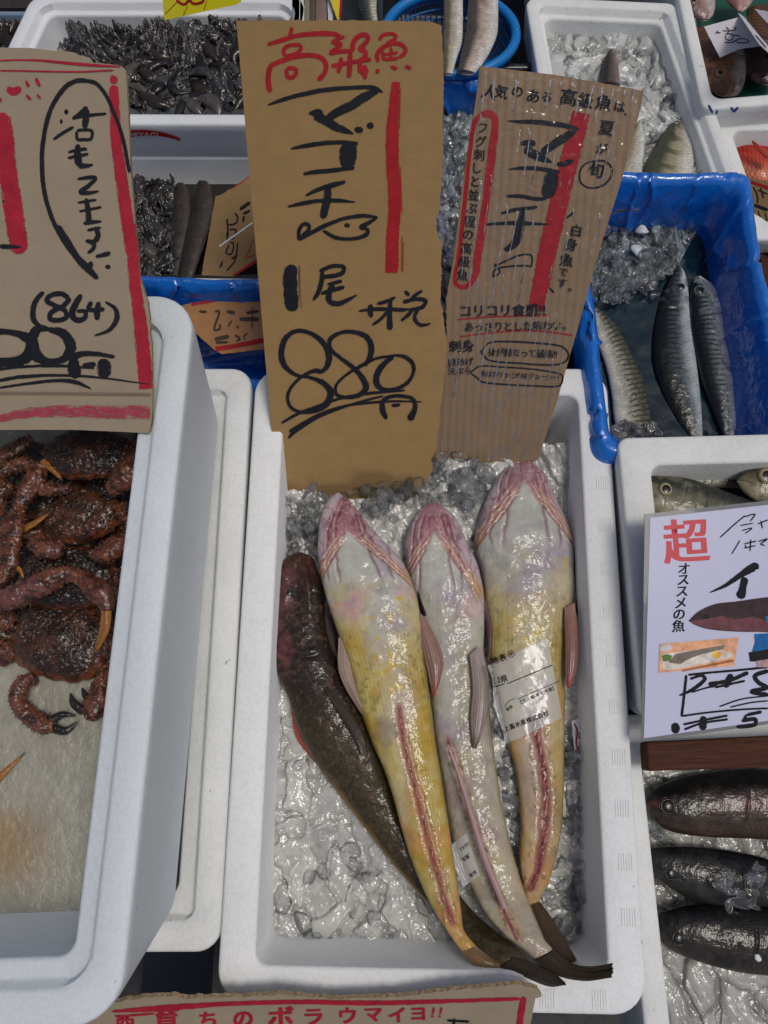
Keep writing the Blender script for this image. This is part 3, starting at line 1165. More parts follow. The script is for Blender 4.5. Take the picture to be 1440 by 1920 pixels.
c = mixc(c, lin(14, 11, 12), np.exp(-((fD.Y - 1205 - 30 * (1 - fD.S ** 2)) / 4) ** 2) * 0.5 * ss(0.9, 0.5, np.abs(fD.S)) * ss(0.3, 0.6, n2 + .2))
fD.disp(dj)
fD.mesh('body', c, MAT_FISH, rD)
for ex, ey in ((540, 1112), (585, 1105)):
    q_ = fD.surf(ex, ey)
    eyeball(ex, ey, q_[2] - 0.002, 0.0052, rD, iris=(34, 52, 56), pupil=0.35, ring_=(50, 36, 30))
fin('pectoral_fin', [(604, 1185), (612, 1215), (622, 1250)], [(608, 1180), (630, 1225), (636, 1256)], -0.036, MAT_FIN, rD, rays=8, col0=(70, 52, 50), col1=(30, 24, 26), seed=4)
fin('pectoral_fin', [(546, 1335), (556, 1385), (592, 1432)], [(562, 1335), (580, 1390), (612, 1436)], -0.050, MAT_FIN, rD, rays=7, col0=(170, 80, 60), col1=(120, 44, 40), seed=5)
fin('dorsal_fin', [(606, 1290), (634, 1335), (660, 1380), (680, 1420)], [(614, 1286), (648, 1325), (676, 1368), (690, 1414)], -0.016, MAT_FIN, rD, rays=9, col0=(60, 52, 42), col1=(26, 22, 20), seed=6, arch=0.003)
fin('tail_fin', [(938, 1815), (985, 1833), (1030, 1850), (1058, 1846)], [(962, 1790), (1000, 1806), (1040, 1826), (1060, 1842)], -0.006, MAT_FIN, rD, rays=9, ridge=0.0008, col0=(60, 50, 38), col1=(10, 9, 9), seed=7, arch=0.006,
    zf=lambda t_: 0.012 * t_)

# ---- right, belly up
ST_C = [(970, 857, 980, 857), (950, 870, 1004, 870), (927, 898, 1027, 898), (909, 938, 1044, 938), (898, 973, 1060, 973), (889, 1013, 1073, 1013),
        (894, 1040, 1075, 1040), (902, 1068, 1075, 1068), (908, 1107, 1076, 1107), (909, 1151, 1071, 1151), (913, 1196, 1063, 1196), (918, 1240, 1060, 1240),
        (931, 1307, 1059, 1307), (946, 1373, 1058, 1373), (966, 1446, 1057, 1446), (973, 1498, 1056, 1498), (976, 1551, 1053, 1551), (973, 1604, 1043, 1604),
        (978, 1650, 1029, 1652), (986, 1683, 1014, 1683), (990, 1704, 1012, 1700)]
rC, fC = belly_fish('pale yellow flathead belly up at the right, wrapped with a clear printed film', ST_C, -0.046, (978, 905), 1030, 61, 0.8, 0.75,
                    [(992, 1330), (1002, 1385), (1015, 1440), (1021, 1500), (1017, 1560), (1008, 1620), (990, 1675)], blood=0.8)
# ---- middle, belly up
ST_B = [(808, 942, 818, 942), (787, 956, 840, 956), (771, 982, 860, 982), (759, 1018, 876, 1018), (762, 1053, 893, 1053), (768, 1089, 903, 1089),
        (780, 1124, 908, 1124), (792, 1173, 908, 1173), (800, 1218, 907, 1218), (806, 1284, 914, 1284), (811, 1350, 920, 1350), (818, 1400, 925, 1400),
        (826, 1446, 931, 1446), (835, 1498, 939, 1498), (844, 1551, 950, 1551), (857, 1604, 963, 1604), (879, 1657, 979, 1657), (908, 1710, 998, 1706),
        (944, 1752, 1013, 1742), (978, 1778, 1022, 1762), (998, 1796, 1036, 1778)]
rB, fB = belly_fish('white flathead belly up between two yellowish ones', ST_B, -0.040, (812, 1003), 1112, 17, 0.6, 0.22,
                    [(836, 1370), (846, 1412), (866, 1480), (890, 1560), (915, 1640), (945, 1710), (972, 1765)], blood=0.05, zf=lambda T: 0.028 * ss(0.82, 1.0, T))
# ---- left, belly up, on top
ST_A = [(628, 926, 638, 926), (613, 942, 658, 942), (601, 973, 682, 973), (596, 1018, 722, 1018), (598, 1053, 752, 1050), (603, 1085, 768, 1080),
        (613, 1124, 781, 1120), (629, 1173, 790, 1170), (645, 1218, 794, 1218), (659, 1262, 800, 1262), (675, 1329, 809, 1329), (698, 1393, 817, 1393),
        (721, 1446, 826, 1446), (738, 1498, 834, 1498), (752, 1551, 842, 1551), (768, 1604, 850, 1604), (789, 1657, 858, 1657), (815, 1710, 865, 1708),
        (837, 1744, 869, 1740), (851, 1764, 878, 1756), (864, 1782, 892, 1772)]
rA, fA = belly_fish('bright yellow bellied flathead second from the left', ST_A, -0.020, (652, 1000), 1096, 29, 1.0, 1.0,
                    [(746, 1310), (756, 1385), (772, 1450), (792, 1530), (812, 1610), (832, 1680), (852, 1738)], blood=0.35, zf=lambda T: 0.012 * ss(0.85, 1.0, T))

# fins of the three
fin('pectoral_fin', [(606, 1140), (604, 1185), (622, 1235), (632, 1252)], [(616, 1150), (632, 1190), (640, 1225), (640, 1250)], -0.036, MAT_FIN, rA, rays=7, col0=(64, 48, 48), col1=(22, 18, 20), seed=14)
fin('pelvic_fin', [(634, 1195), (636, 1262), (672, 1330), (706, 1368)], [(660, 1205), (668, 1270), (692, 1330), (712, 1362)], -0.016, MAT_FIN, rA, rays=6, col0=(158, 136, 124), col1=(122, 98, 88), seed=15, edge=(110, 66, 56))
fin('pectoral_fin', [(772, 1075), (795, 1125), (820, 1180), (824, 1196)], [(778, 1092), (790, 1150), (806, 1180), (818, 1198)], -0.034, MAT_FIN, rA, rays=7, col0=(50, 34, 36), col1=(16, 12, 16), seed=16)
fin('pelvic_fin', [(790, 1150), (815, 1190), (832, 1240), (822, 1290)], [(782, 1160), (790, 1210), (802, 1265), (812, 1312)], -0.014, MAT_FIN, rA, rays=6, col0=(150, 120, 108), col1=(92, 66, 56), seed=17, edge=(140, 60, 44))
fin('tail_fin', [(864, 1784), (880, 1804), (905, 1816), (930, 1818)], [(890, 1771), (912, 1788), (935, 1800), (952, 1812)], -0.010, MAT_FIN, rA, rays=7, col0=(120, 92, 58), col1=(60, 44, 34), seed=18, edge=(150, 60, 44))
fin('pelvic_fin', [(880, 1228), (886, 1290), (882, 1350), (886, 1402)], [(900, 1210), (916, 1270), (914, 1340), (894, 1404)], -0.020, MAT_FIN, rB, rays=7, col0=(150, 138, 134), col1=(122, 106, 100), seed=19, edge=(80, 66, 58))
fin('pectoral_fin', [(902, 1130), (912, 1170), (914, 1210), (912, 1240)], [(908, 1120), (922, 1160), (924, 1200), (916, 1242)], -0.036, MAT_FIN, rB, rays=6, col0=(110, 84, 84), col1=(60, 40, 44), seed=20)
fin('tail_fin', [(998, 1798), (1040, 1828), (1095, 1840), (1146, 1834)], [(1034, 1776), (1072, 1806), (1108, 1812), (1148, 1806)], -0.012, MAT_FIN, rB, rays=8, ridge=0.0009, col0=(72, 60, 44), col1=(10, 9, 9), seed=21, arch=0.006,
    zf=lambda t_: 0.034 * t_)
fin('pelvic_fin', [(1058, 1140), (1060, 1200), (1060, 1260), (1064, 1290)], [(1078, 1130), (1084, 1190), (1082, 1250), (1068, 1290)], -0.024, MAT_FIN, rC, rays=7, col0=(150, 112, 100), col1=(92, 58, 54), seed=22, edge=(160, 60, 58))
fin('pectoral_fin', [(1072, 1030), (1078, 1080), (1080, 1120), (1080, 1150)], [(1080, 1020), (1088, 1070), (1090, 1120), (1082, 1160)], -0.040, MAT_FIN, rC, rays=6, col0=(60, 44, 42), col1=(20, 15, 18), seed=23)
fin('tail_fin', [(988, 1702), (1004, 1750), (1030, 1785), (1058, 1808)], [(1014, 1692), (1046, 1738), (1066, 1772), (1082, 1800)], -0.040, MAT_FIN, rC, rays=9, ridge=0.0008, col0=(84, 66, 48), col1=(14, 12, 11), seed=24, arch=0.005, zf=lambda t_: 0.02 * t_)
lab = fin('anal_fin', [(838, 1396), (862, 1470), (900, 1600), (940, 1700)], [(842, 1396), (870, 1470), (912, 1600), (956, 1712)], -0.010, MAT_FIN, rB, rays=3, col0=(176, 148, 146), col1=(150, 112, 116), seed=25, arch=0.002)

# ---- clear printed film on the right fish
MAT_FILM = mat('clear_film', (0.82, 0.84, 0.86), 0.12, coat=0.6, alpha=0.42, bump=[('noise', 90, 0.3, 0.002)])
FM = Mesh()
n_ = 46
corn = np.array([(914, 1248), (1026, 1197), (1054, 1346), (945, 1396)], float)
u, v = np.meshgrid(np.linspace(0, 1, n_), np.linspace(0, 1, n_), indexing='ij')
XY = (corn[0] * (1 - v)[..., None] + corn[1] * v[..., None]) * (1 - u)[..., None] + (corn[3] * (1 - v)[..., None] + corn[2] * v[..., None]) * u[..., None]
XY[..., 0] += 3 * np.sin(u * 9) * (1 - v)
pts = np.array([fC.surf(x, y, 0.0012) for x, y in XY.reshape(-1, 2)])
FM.add(pts, gridf(n_, n_))
filmr = FM.build('label_film', MAT_FILM, None)
tag(filmr, 'clear film with black printing stuck across the right flathead', 'label')
LM = Mesh()
sC = lambda x, y: fC.surf(x, y, 0.0018)


def sline(M, a, b, w, surf, n=24):
    t_ = np.linspace(0, 1, n)[:, None]
    a, b = np.array(a, float), np.array(b, float)
    d = (b - a) / np.linalg.norm(b - a)
    nn = np.array([-d[1], d[0]]) * w / 2
    q = a * (1 - t_) + b * t_
    V = [surf(*(x + nn)) for x in q] + [surf(*(x - nn)) for x in q]
    M.add(V, [(i, i + 1, n + i + 1, n + i) for i in range(n - 1)])


text(None, LM, '地', 923, 1246, 15, -22, surf=sC, bold=0.015)
text(None, LM, '表', 938, 1241, 15, -22, surf=sC, bold=0.015)
text(None, LM, '示', 954, 1234, 15, -22, surf=sC, bold=0.015)
text(None, LM, '口県', 924, 1282, 15, -10, surf=sC, bold=0.015)
sline(LM, (951, 1282), (1036, 1247), 1.6, sC)
sline(LM, (925, 1289), (946, 1282), 1.6, sC, 6)
sline(LM, (970, 1311), (1049, 1277), 1.0, sC)
sline(LM, (946, 1325), (955, 1314), 1.0, sC, 5)
sline(LM, (955, 1314), (966, 1309), 1.0, sC, 5)
text(None, LM, '【生・解凍・冷凍】', 972, 1322, 8.8, -23, surf=sC, bold=0.004)
text(None, LM, '養殖', 951, 1334, 7, -38, surf=sC, bold=0.004)
text(None, LM, '上畜水産株式会社', 946, 1372, 11.3, -21, surf=sC, bold=0.02)
LM.build('lettering', MAT_INK, filmr)

# second film under the white fish
FM = Mesh()
corn = np.array([(838, 1590), (874, 1562), (900, 1640), (868, 1664)], float)
n_ = 16
u, v = np.meshgrid(np.linspace(0, 1, n_), np.linspace(0, 1, n_), indexing='ij')
XY = (corn[0] * (1 - v)[..., None] + corn[1] * v[..., None]) * (1 - u)[..., None] + (corn[3] * (1 - v)[..., None] + corn[2] * v[..., None]) * u[..., None]
sB = lambda x, y, l=0.0012: fB.surf(x, y, l, -0.03)
FM.add([sB(x, y) for x, y in XY.reshape(-1, 2)], gridf(n_, n_))
film2 = FM.build('label_film', MAT_FILM, None)
tag(film2, 'small clear film with tiny black printing beside the white flathead tail', 'label')
LM = Mesh()
sB2 = lambda x, y: fB.surf(x, y, 0.0018, -0.029)
text(None, LM, '【天然】', 862, 1598, 7, -38, surf=sB2, bold=0.005)
sline(LM, (864, 1612), (880, 1600), 1.0, sB2, 5)
text(None, LM, '魚種', 870, 1616, 7, -38, surf=sB2, bold=0.01)
text(None, LM, '産地', 882, 1646, 8, -38, surf=sB2, bold=0.01)
LM.build('lettering', MAT_INK, film2)

# small paper tag right of the right fish
pl = Plane((1078, 1350, -0.045), (1092, 1350, -0.05), (1082, 1430, -0.05))
tg = board(pl, [(1072, 1352), (1090, 1345), (1100, 1395), (1090, 1428), (1078, 1415)], 0.0005, 'paper_tag', mat('white_paper', (0.7, 0.7, 0.7), 0.5),
           'small white paper tag with a red curve stuck between fish and box wall', 'tag', amp=0.4)
strokes(pl, [[3, (1076, 1356), (1082, 1370), (1080, 1392), (1086, 1415)]], 'red_mark', MAT_RED, tg)
strokes(pl, [[2, (1086, 1362), (1090, 1370), (1085, 1376)], [2, (1084, 1382), (1092, 1386)], [2, (1086, 1392), (1092, 1400), (1088, 1406)]], 'lettering', MAT_INK, tg)

# ================================================================== LEFT CRAB BOX
crabbox, QC = styro_box('foam_box', 'raised bluish white foam box with a stepped rim holding crabs on the left',
                        [(-520, 562), (366, 552), (222, 1925), (-760, 1960)], 0.18, 0.175, rw=0.040, rad=0.034, step=True, floor=0.03,
                        m=mat('bluish_styrofoam', (0.67, 0.72, 0.755), 0.5, spec=0.3, bump=[('vor', 300, 0.2, 0.001), ('noise', 30, 0.2, 0.003)], vary=(20, 0.06, (1, 1, 1)), specks=(110, 0.745, 0.6)))
lowbox, _ = styro_box('foam_box', 'white foam box under the raised crab box, only its right rim showing',
                      [(-300, 690), (472, 690), (413, 1786), (-500, 1790)], -0.006, 0.15, rw=0.045, rad=0.022, step=True, m=MAT_STYRO2)
MAT_CRABICE = mat('frozen_slab', rough=0.4, vcol=True, coat=0.25, bump=[('noise', 60, 0.15, 0.003), ('noise', 420, 0.7, 0.0015)])
n_ = 220
X, Y = np.meshgrid(np.linspace(-60, 262, n_), np.linspace(790, 1800, n_), indexing='ij')
p = P(X, Y, 0.058 + 0 * X)
nn = fbm(p * 26, 5, 3)
n2 = fbm(p * 200, 4, 4)
c = mixc(lin(154, 152, 140), lin(134, 131, 118), nn)
c = mixc(c, lin(142, 116, 78), ss(0.45, 0.65, fbm(p * 9, 3, 9)) * ss(1480, 1560, Y) * ss(1700, 1600, Y) * ss(150, 0, X) * 0.8)
c = c * (0.8 + 0.4 * n2)[..., None]
p[..., 2] += 0.004 * (nn - .5) + 0.002 * (n2 - .5) + 0.006 * ss(1330, 1200, Y) * fbm(p * 40, 2, 6)
s_ = build('crushed_ice', p, gridf(n_, n_), MAT_CRABICE, None, cols=c)
tag(s_, 'fine packed ice with brown meltwater stains under the crabs', 'ice', kind='stuff')

MAT_CRAB = mat('crab_shell', rough=0.35, vcol=True, coat=0.3, coat_rough=0.08, bump=[('vor', 260, 0.6, 0.002), ('noise', 400, 0.5, 0.001)])


def bristles(M, p, nrm, n, ln, seed, colr, col2):
    r = np.random.RandomState(seed)
    q, nn = p.reshape(-1, 3), nrm.reshape(-1, 3)
    k = r.choice(len(q), n)
    for i in k:
        o, a = q[i], nn[i] / (np.linalg.norm(nn[i]) + 1e-9)
        if a[2] < -0.2:
            continue
        t_ = np.cross(a, r.randn(3)); t_ /= np.linalg.norm(t_) + 1e-9
        u = np.cross(a, t_)
        w = ln * 0.16
        d = a + 0.6 * (r.rand(3) - 0.5)
        L = ln * (0.5 + r.rand())
        M.add([o + t_ * w, o - t_ * w * 0.5 + u * w, o - t_ * w * 0.5 - u * w, o + d * L], [(0, 1, 3), (1, 2, 3), (2, 0, 3)], np.stack([colr, colr, colr, col2]))


def carapace(cx, cy, rx, ry, ang, z, seed, root, cold=(38, 25, 19), colw=(74, 40, 25), rimc=(124, 66, 34)):
    n, m = 120, 160
    a = np.linspace(0.0, 1, n)[:, None]
    b = np.linspace(0, 2 * np.pi, m, endpoint=False)[None, :]
    e = 1 + 0.03 * np.sin(b * 5 + seed) + 0.07 * (np.abs(np.sin(b * 9 + seed)) ** 0.6 - 0.5) * ss(0.6, 1, a) - 0.05 * np.cos(2 * b) * a
    ca, sa = math.cos(math.radians(ang)), math.sin(math.radians(ang))
    X = a * np.cos(b) * rx * e
    Y = a * np.sin(b) * ry * e
    px = cx + X * ca - Y * sa
    py = cy + X * sa + Y * ca
    p = P(px, py, z + 0 * px)
    w = rx * PXS(z)
    nn = fbm(p * 70, 4, seed)
    f1, _, idv = worley(p * 330, seed)
    dome = np.clip(1 - a ** 3.5, 0, 1) ** 0.7 * w * 0.30
    reg = 0.0025 * np.cos(X / rx * 7) * np.cos(Y / ry * 5) * (1 - a)
    p[..., 2] += dome + reg + 0.003 * (nn - .5) + 0.0014 * ss(0.45, 0.15, f1)
    c = mixc(lin(*cold), lin(*colw), ss(0.35, 0.7, nn) * 0.8)
    c = mixc(c, lin(*rimc), ss(0.78, 1.0, a + 0 * b) * 0.6)
    c = mixc(c, lin(120, 100, 76), ss(0.22, 0.1, f1) * 0.5)
    c = mixc(c, lin(14, 10, 9), blotch(p, 200, 0.5, 0.62, seed + 3) * 0.7)
    M = Mesh()
    M.add(p, gridf(n, m, True), c.reshape(-1, 3))
    P_ = p.reshape(n, m, 3)
    nr = np.cross(np.roll(P_, -1, 1) - np.roll(P_, 1, 1), np.gradient(P_, axis=0))
    nr = np.where(nr[..., 2:3] < 0, -nr, nr)
    nr /= np.linalg.norm(nr, axis=-1)[..., None] + 1e-9
    bristles(M, P_, nr, 600, 0.0016, seed, lin(60, 42, 30), lin(120, 92, 66))
    return M.build('carapace', MAT_CRAB, root)


def leg(pts, rads, z, root, seed, name='leg', ca=(66, 28, 20), cb=(116, 66, 42), zs=None, spiny=1.0, flat=0.8):
    pts = np.asarray(pts, float)
    zz = np.asarray(zs if zs is not None else [z] * len(pts), float)
    w = np.array([P(x, y, q) for (x, y), q in zip(pts, zz)])
    r = np.asarray(rads, float) * PXS(z)
    p, nrm, Fc = tube(w, r, n=90, m=36, flat=flat)
    # knuckles and long grooves
    tt_ = np.linspace(0, 1, 90)[:, None]
    an_ = np.linspace(0, 2 * np.pi, 36, endpoint=False)[None, :]
    cx_ = p.mean(1, keepdims=True)
    k_ = 1 - 0.22 * np.exp(-((tt_ - 0.07) / 0.03) ** 2) - 0.20 * np.exp(-((tt_ - 0.93) / 0.03) ** 2) + 0.07 * np.sign(np.sin(an_ * 3 + seed)) * np.abs(np.sin(an_ * 3 + seed)) ** 0.5
    p = cx_ + (p - cx_) * k_[..., None]
    nn = fbm(p * 90, 3, seed)
    f1, _, _ = worley(p * 300, seed)
    bmp = ss(0.5, 0.12, f1)
    t_ = np.linspace(0, 1, 90)[:, None]
    p = p + nrm * (0.0016 * bmp * spiny + 0.002 * (nn - .5))[..., None] * np.clip(r.mean() / 0.008, 0.3, 1.2)
    c = mixc(lin(*ca), lin(*cb), nn)
    c = mixc(c, lin(150, 108, 70), bmp * 0.4 * spiny)
    c = mixc(c, lin(104, 66, 70), blotch(p, 45, 0.5, 0.65, seed + 4) * 0.5)
    c = mixc(c, lin(24, 12, 10), blotch(p, 200, 0.48, 0.62, seed + 5) * 0.75)
    M = Mesh()
    M.add(p, Fc, c.reshape(-1, 3))
    bristles(M, p, nrm, 150, 0.0026, seed, lin(96, 58, 40), lin(148, 108, 70))
    return M.build(name, MAT_CRAB, root)


def nail(pts, rads, z, root, seed, zs=None, col=(168, 112, 50), tip=(60, 34, 20), name='leg_tip', par=None):
    pts = np.asarray(pts, float)
    zz = np.asarray(zs if zs is not None else [z] * len(pts), float)
    w = np.array([P(x, y, q) for (x, y), q in zip(pts, zz)])
    p, nrm, Fc = tube(w, np.asarray(rads, float) * PXS(z), n=40, m=16, flat=0.8)
    t_ = np.linspace(0, 1, 40)[:, None] + 0 * p[..., 0]
    st_ = 0.5 + 0.5 * np.sin(np.linspace(0, 6 * np.pi, 16, endpoint=False))[None, :] + 0 * t_
    c = mixc(lin(*col) * 0.55, lin(*col), st_)
    c = mixc(c, lin(*tip), ss(0.8, 1, t_))
    return build(name, p, Fc, MAT_CRAB, par or root, cols=c)


BLACK = dict(col=(40, 34, 34), tip=(14, 12, 14))


def crab(label, z, cara, legs, claws, seed):
    root = empty('crab', P(cara[0], cara[1], z - 0.01), label, 'crab', 'hairy crabs piled in the left box')
    carapace(*cara[:5], z, seed, root, **(cara[5] if len(cara) > 5 else {}))
    for i, L in enumerate(legs):
        o = leg(L[0], L[1], z, root, seed + i * 3, zs=L[3] if len(L) > 3 else None)
        if len(L) > 2 and L[2]:
            nail(L[2][0], L[2][1], z, root, seed + i, par=o, name='leg_tip', zs=L[2][2] if len(L[2]) > 2 else None)
    for i, L in enumerate(claws):
        o = leg(L[0], L[1], z, root, seed + 40 + i * 3, name='claw', zs=L[3] if len(L) > 3 else None)
        for fg in L[2]:
            nail(fg[0], fg[1], z, root, seed + i, par=o, name='claw_finger', **BLACK)
    return root


crab('dark speckled crab at the top of the pile, under the cardboard sign', 0.098, (165, 852, 88, 46, -4),
     [([(60, 900), (80, 915), (130, 918)], [12, 15, 8]),
      ([(268, 812), (262, 830), (278, 850)], [12, 15, 10]),
      ([(240, 838), (258, 852), (276, 848)], [11, 14, 10])],
     [([(270, 872), (250, 878), (222, 905), (206, 918)], [18, 24, 20, 10], [([(210, 912), (195, 922), (183, 932)], [9, 6, 1.5]), ([(218, 926), (205, 934), (192, 940)], [7, 5, 1.5])], [0.11, 0.12, 0.12, 0.115])], 3)
crab('reddish crab second from the top with both claws folded in front', 0.088, (150, 972, 84, 44, -12, dict(cold=(54, 31, 21), colw=(92, 50, 29))),
     [([(215, 955), (235, 975), (252, 1012)], [9, 12, 10]),
      ([(228, 948), (250, 960), (262, 945)], [9, 12, 9]),
      ([(0, 985), (40, 1002), (52, 985)], [14, 14, 8], ([(46, 992), (70, 978), (95, 960)], [7, 5, 1], [0.1, 0.105, 0.11]))],
     [([(66, 1002), (74, 1024), (100, 1032), (116, 1024)], [14, 18, 18, 12], [([(112, 1016), (130, 1016), (150, 1020)], [8, 7, 2]), ([(106, 1032), (126, 1036), (146, 1030)], [7, 6, 2])], [0.1, 0.105, 0.105, 0.1]),
      ([(236, 1008), (222, 1022), (195, 1040), (172, 1040)], [12, 20, 19, 8], [([(178, 1036), (166, 1034), (156, 1030)], [7, 5, 2])], [0.1, 0.105, 0.105, 0.1])], 9)
crab('dark hairy crab third in the pile with a long pinkish leg laid over it', 0.078, (130, 1086, 96, 58, -6, dict(cold=(26, 19, 16), colw=(50, 32, 24))),
     [([(-20, 1136), (40, 1112), (95, 1086), (126, 1076), (150, 1082), (172, 1098), (196, 1122), (202, 1146)], [16, 22, 21, 15, 13, 18, 20, 10],
       ([(200, 1144), (196, 1180), (184, 1210), (175, 1228)], [9, 9, 6, 1.2], [0.118, 0.115, 0.105, 0.095]), [0.118] * 8),
      ([(182, 1082), (205, 1104), (236, 1130)], [9, 12, 10]),
      ([(208, 1078), (228, 1086), (244, 1100)], [12, 14, 10])],
     [([(-10, 1150), (14, 1164), (32, 1168)], [18, 19, 12], [([(30, 1160), (52, 1164), (74, 1174)], [8, 7, 2]), ([(22, 1176), (44, 1180), (66, 1178)], [7, 6, 2])])], 15)
crab('brown crab at the front of the pile with open black tipped claws', 0.070, (118, 1200, 104, 74, 6, dict(cold=(46, 29, 22), colw=(76, 43, 28), rimc=(130, 72, 38))),
     [([(-16, 1206), (8, 1222), (30, 1212)], [20, 24, 12]),
      ([(192, 1214), (212, 1222), (230, 1212)], [10, 15, 12]),
      ([(196, 1250), (212, 1270), (216, 1308)], [10, 15, 7]),
      ([(200, 1160), (216, 1180), (232, 1160)], [9, 13, 10])],
     [([(66, 1268), (40, 1284), (32, 1312), (54, 1342), (84, 1360), (104, 1360)], [12, 15, 14, 15, 17, 11],
       [([(96, 1350), (118, 1340), (141, 1342)], [8, 6, 1.5]), ([(98, 1366), (124, 1370), (145, 1354)], [8, 7, 1.5])]),
      ([(188, 1262), (186, 1300), (174, 1332), (160, 1340)], [8, 16, 21, 12],
       [([(156, 1334), (138, 1318), (132, 1300)], [8, 7, 1.5]), ([(166, 1312), (158, 1300), (154, 1290)], [7, 5, 1.5])])], 21)
crab('crab at the left edge with a long upright pinkish leg', 0.102, (-46, 930, 60, 60, 0),
     [([(-10, 1110), (12, 1060), (22, 1010), (32, 968), (34, 955)], [14, 22, 23, 18, 10], ([(28, 1060), (38, 1070), (45, 1086)], [5, 4, 1])),
      ([(34, 962), (44, 930), (66, 896), (78, 872)], [10, 17, 20, 12], ([(80, 866), (98, 880), (118, 902)], [8, 6, 1.2])),
      ([(-10, 862), (24, 844), (60, 822)], [14, 15, 11]),
      ([(-10, 892), (20, 876), (56, 868), (74, 880)], [13, 14, 13, 8]),
      ([(-10, 930), (8, 915), (20, 905)], [16, 16, 12])], [], 31)
for i, (cc, lb) in enumerate((((60, 905, 100, 70, 0), 'dark crab mostly buried, added to blacken the gaps at the upper left of the pile'), ((222, 900, 70, 62, 0), 'dark crab mostly buried, added to blacken the gaps at the upper right of the pile'),
                              ((60, 1060, 96, 80, 0), 'dark crab mostly buried, added to blacken the gaps below the long upright leg'), ((212, 1100, 62, 110, 0), 'dark crab mostly buried, added to blacken the gaps along the right wall of the crab box'),
                              ((60, 1150, 80, 40, 0), 'dark crab mostly buried, added to blacken the gaps behind the front crab'))):
    crab(lb, 0.062, (*cc, dict(cold=(24, 17, 14), colw=(46, 28, 20))), [([(cc[0] - 60, cc[1] + 20), (cc[0] - 30, cc[1] + 30), (cc[0], cc[1] + 20)], [10, 12, 8])], [], 60 + i * 7)  # extra dark crabs added under the pile so the gaps read black
nl = nail([(-30, 1480), (-5, 1460), (46, 1412)], [8, 7, 1], 0.066, None, 3)
tag(nl, 'single orange brown crab leg tip lying on the bare ice', 'crab tip')
nl.name = 'crab_leg_tip'  # tapered tip of a walking leg, not of a claw

# ================================================================== CARDBOARD SIGNS
MAT_CARD1 = mat('brown_cardboard_dry', lin(142, 115, 76), 0.75, bump=[('uvwavey', 60, 0.06, 0.0006), ('noise', 500, 0.25, 0.0004)], vary=(60, 0.08, (1, 1, 1)), spec=0.25)
# a damp stain along the foot of the big sign
_nt = MAT_CARD1.node_tree
_b = _nt.nodes['Principled BSDF']
_src = _b.inputs['Base Color'].links[0].from_socket
_tc_ = _nt.nodes.new('ShaderNodeTexCoord')
_sep = _nt.nodes.new('ShaderNodeSeparateXYZ')
_nt.links.new(_tc_.outputs['UV'], _sep.inputs[0])
_nz = _nt.nodes.new('ShaderNodeTexNoise')
_nz.inputs['Scale'].default_value = 14
_nt.links.new(_tc_.outputs['UV'], _nz.inputs[0])
_m1 = _nt.nodes.new('ShaderNodeMath'); _m1.operation = 'MULTIPLY_ADD'
_nt.links.new(_nz.outputs[0], _m1.inputs[0]); _m1.inputs[1].default_value = -0.13
_nt.links.new(_sep.outputs[1], _m1.inputs[2])
_mr = _nt.nodes.new('ShaderNodeMapRange')
_mr.inputs[1].default_value = -0.042; _mr.inputs[2].default_value = -0.030
_mr.inputs[3].default_value = 0.66; _mr.inputs[4].default_value = 1.0
_nt.links.new(_m1.outputs[0], _mr.inputs[0])
_sc = _nt.nodes.new('ShaderNodeVectorMath'); _sc.operation = 'SCALE'
_nt.links.new(_src, _sc.inputs[0]); _nt.links.new(_mr.outputs[0], _sc.inputs['Scale'])
_nt.links.new(_sc.outputs[0], _b.inputs['Base Color'])

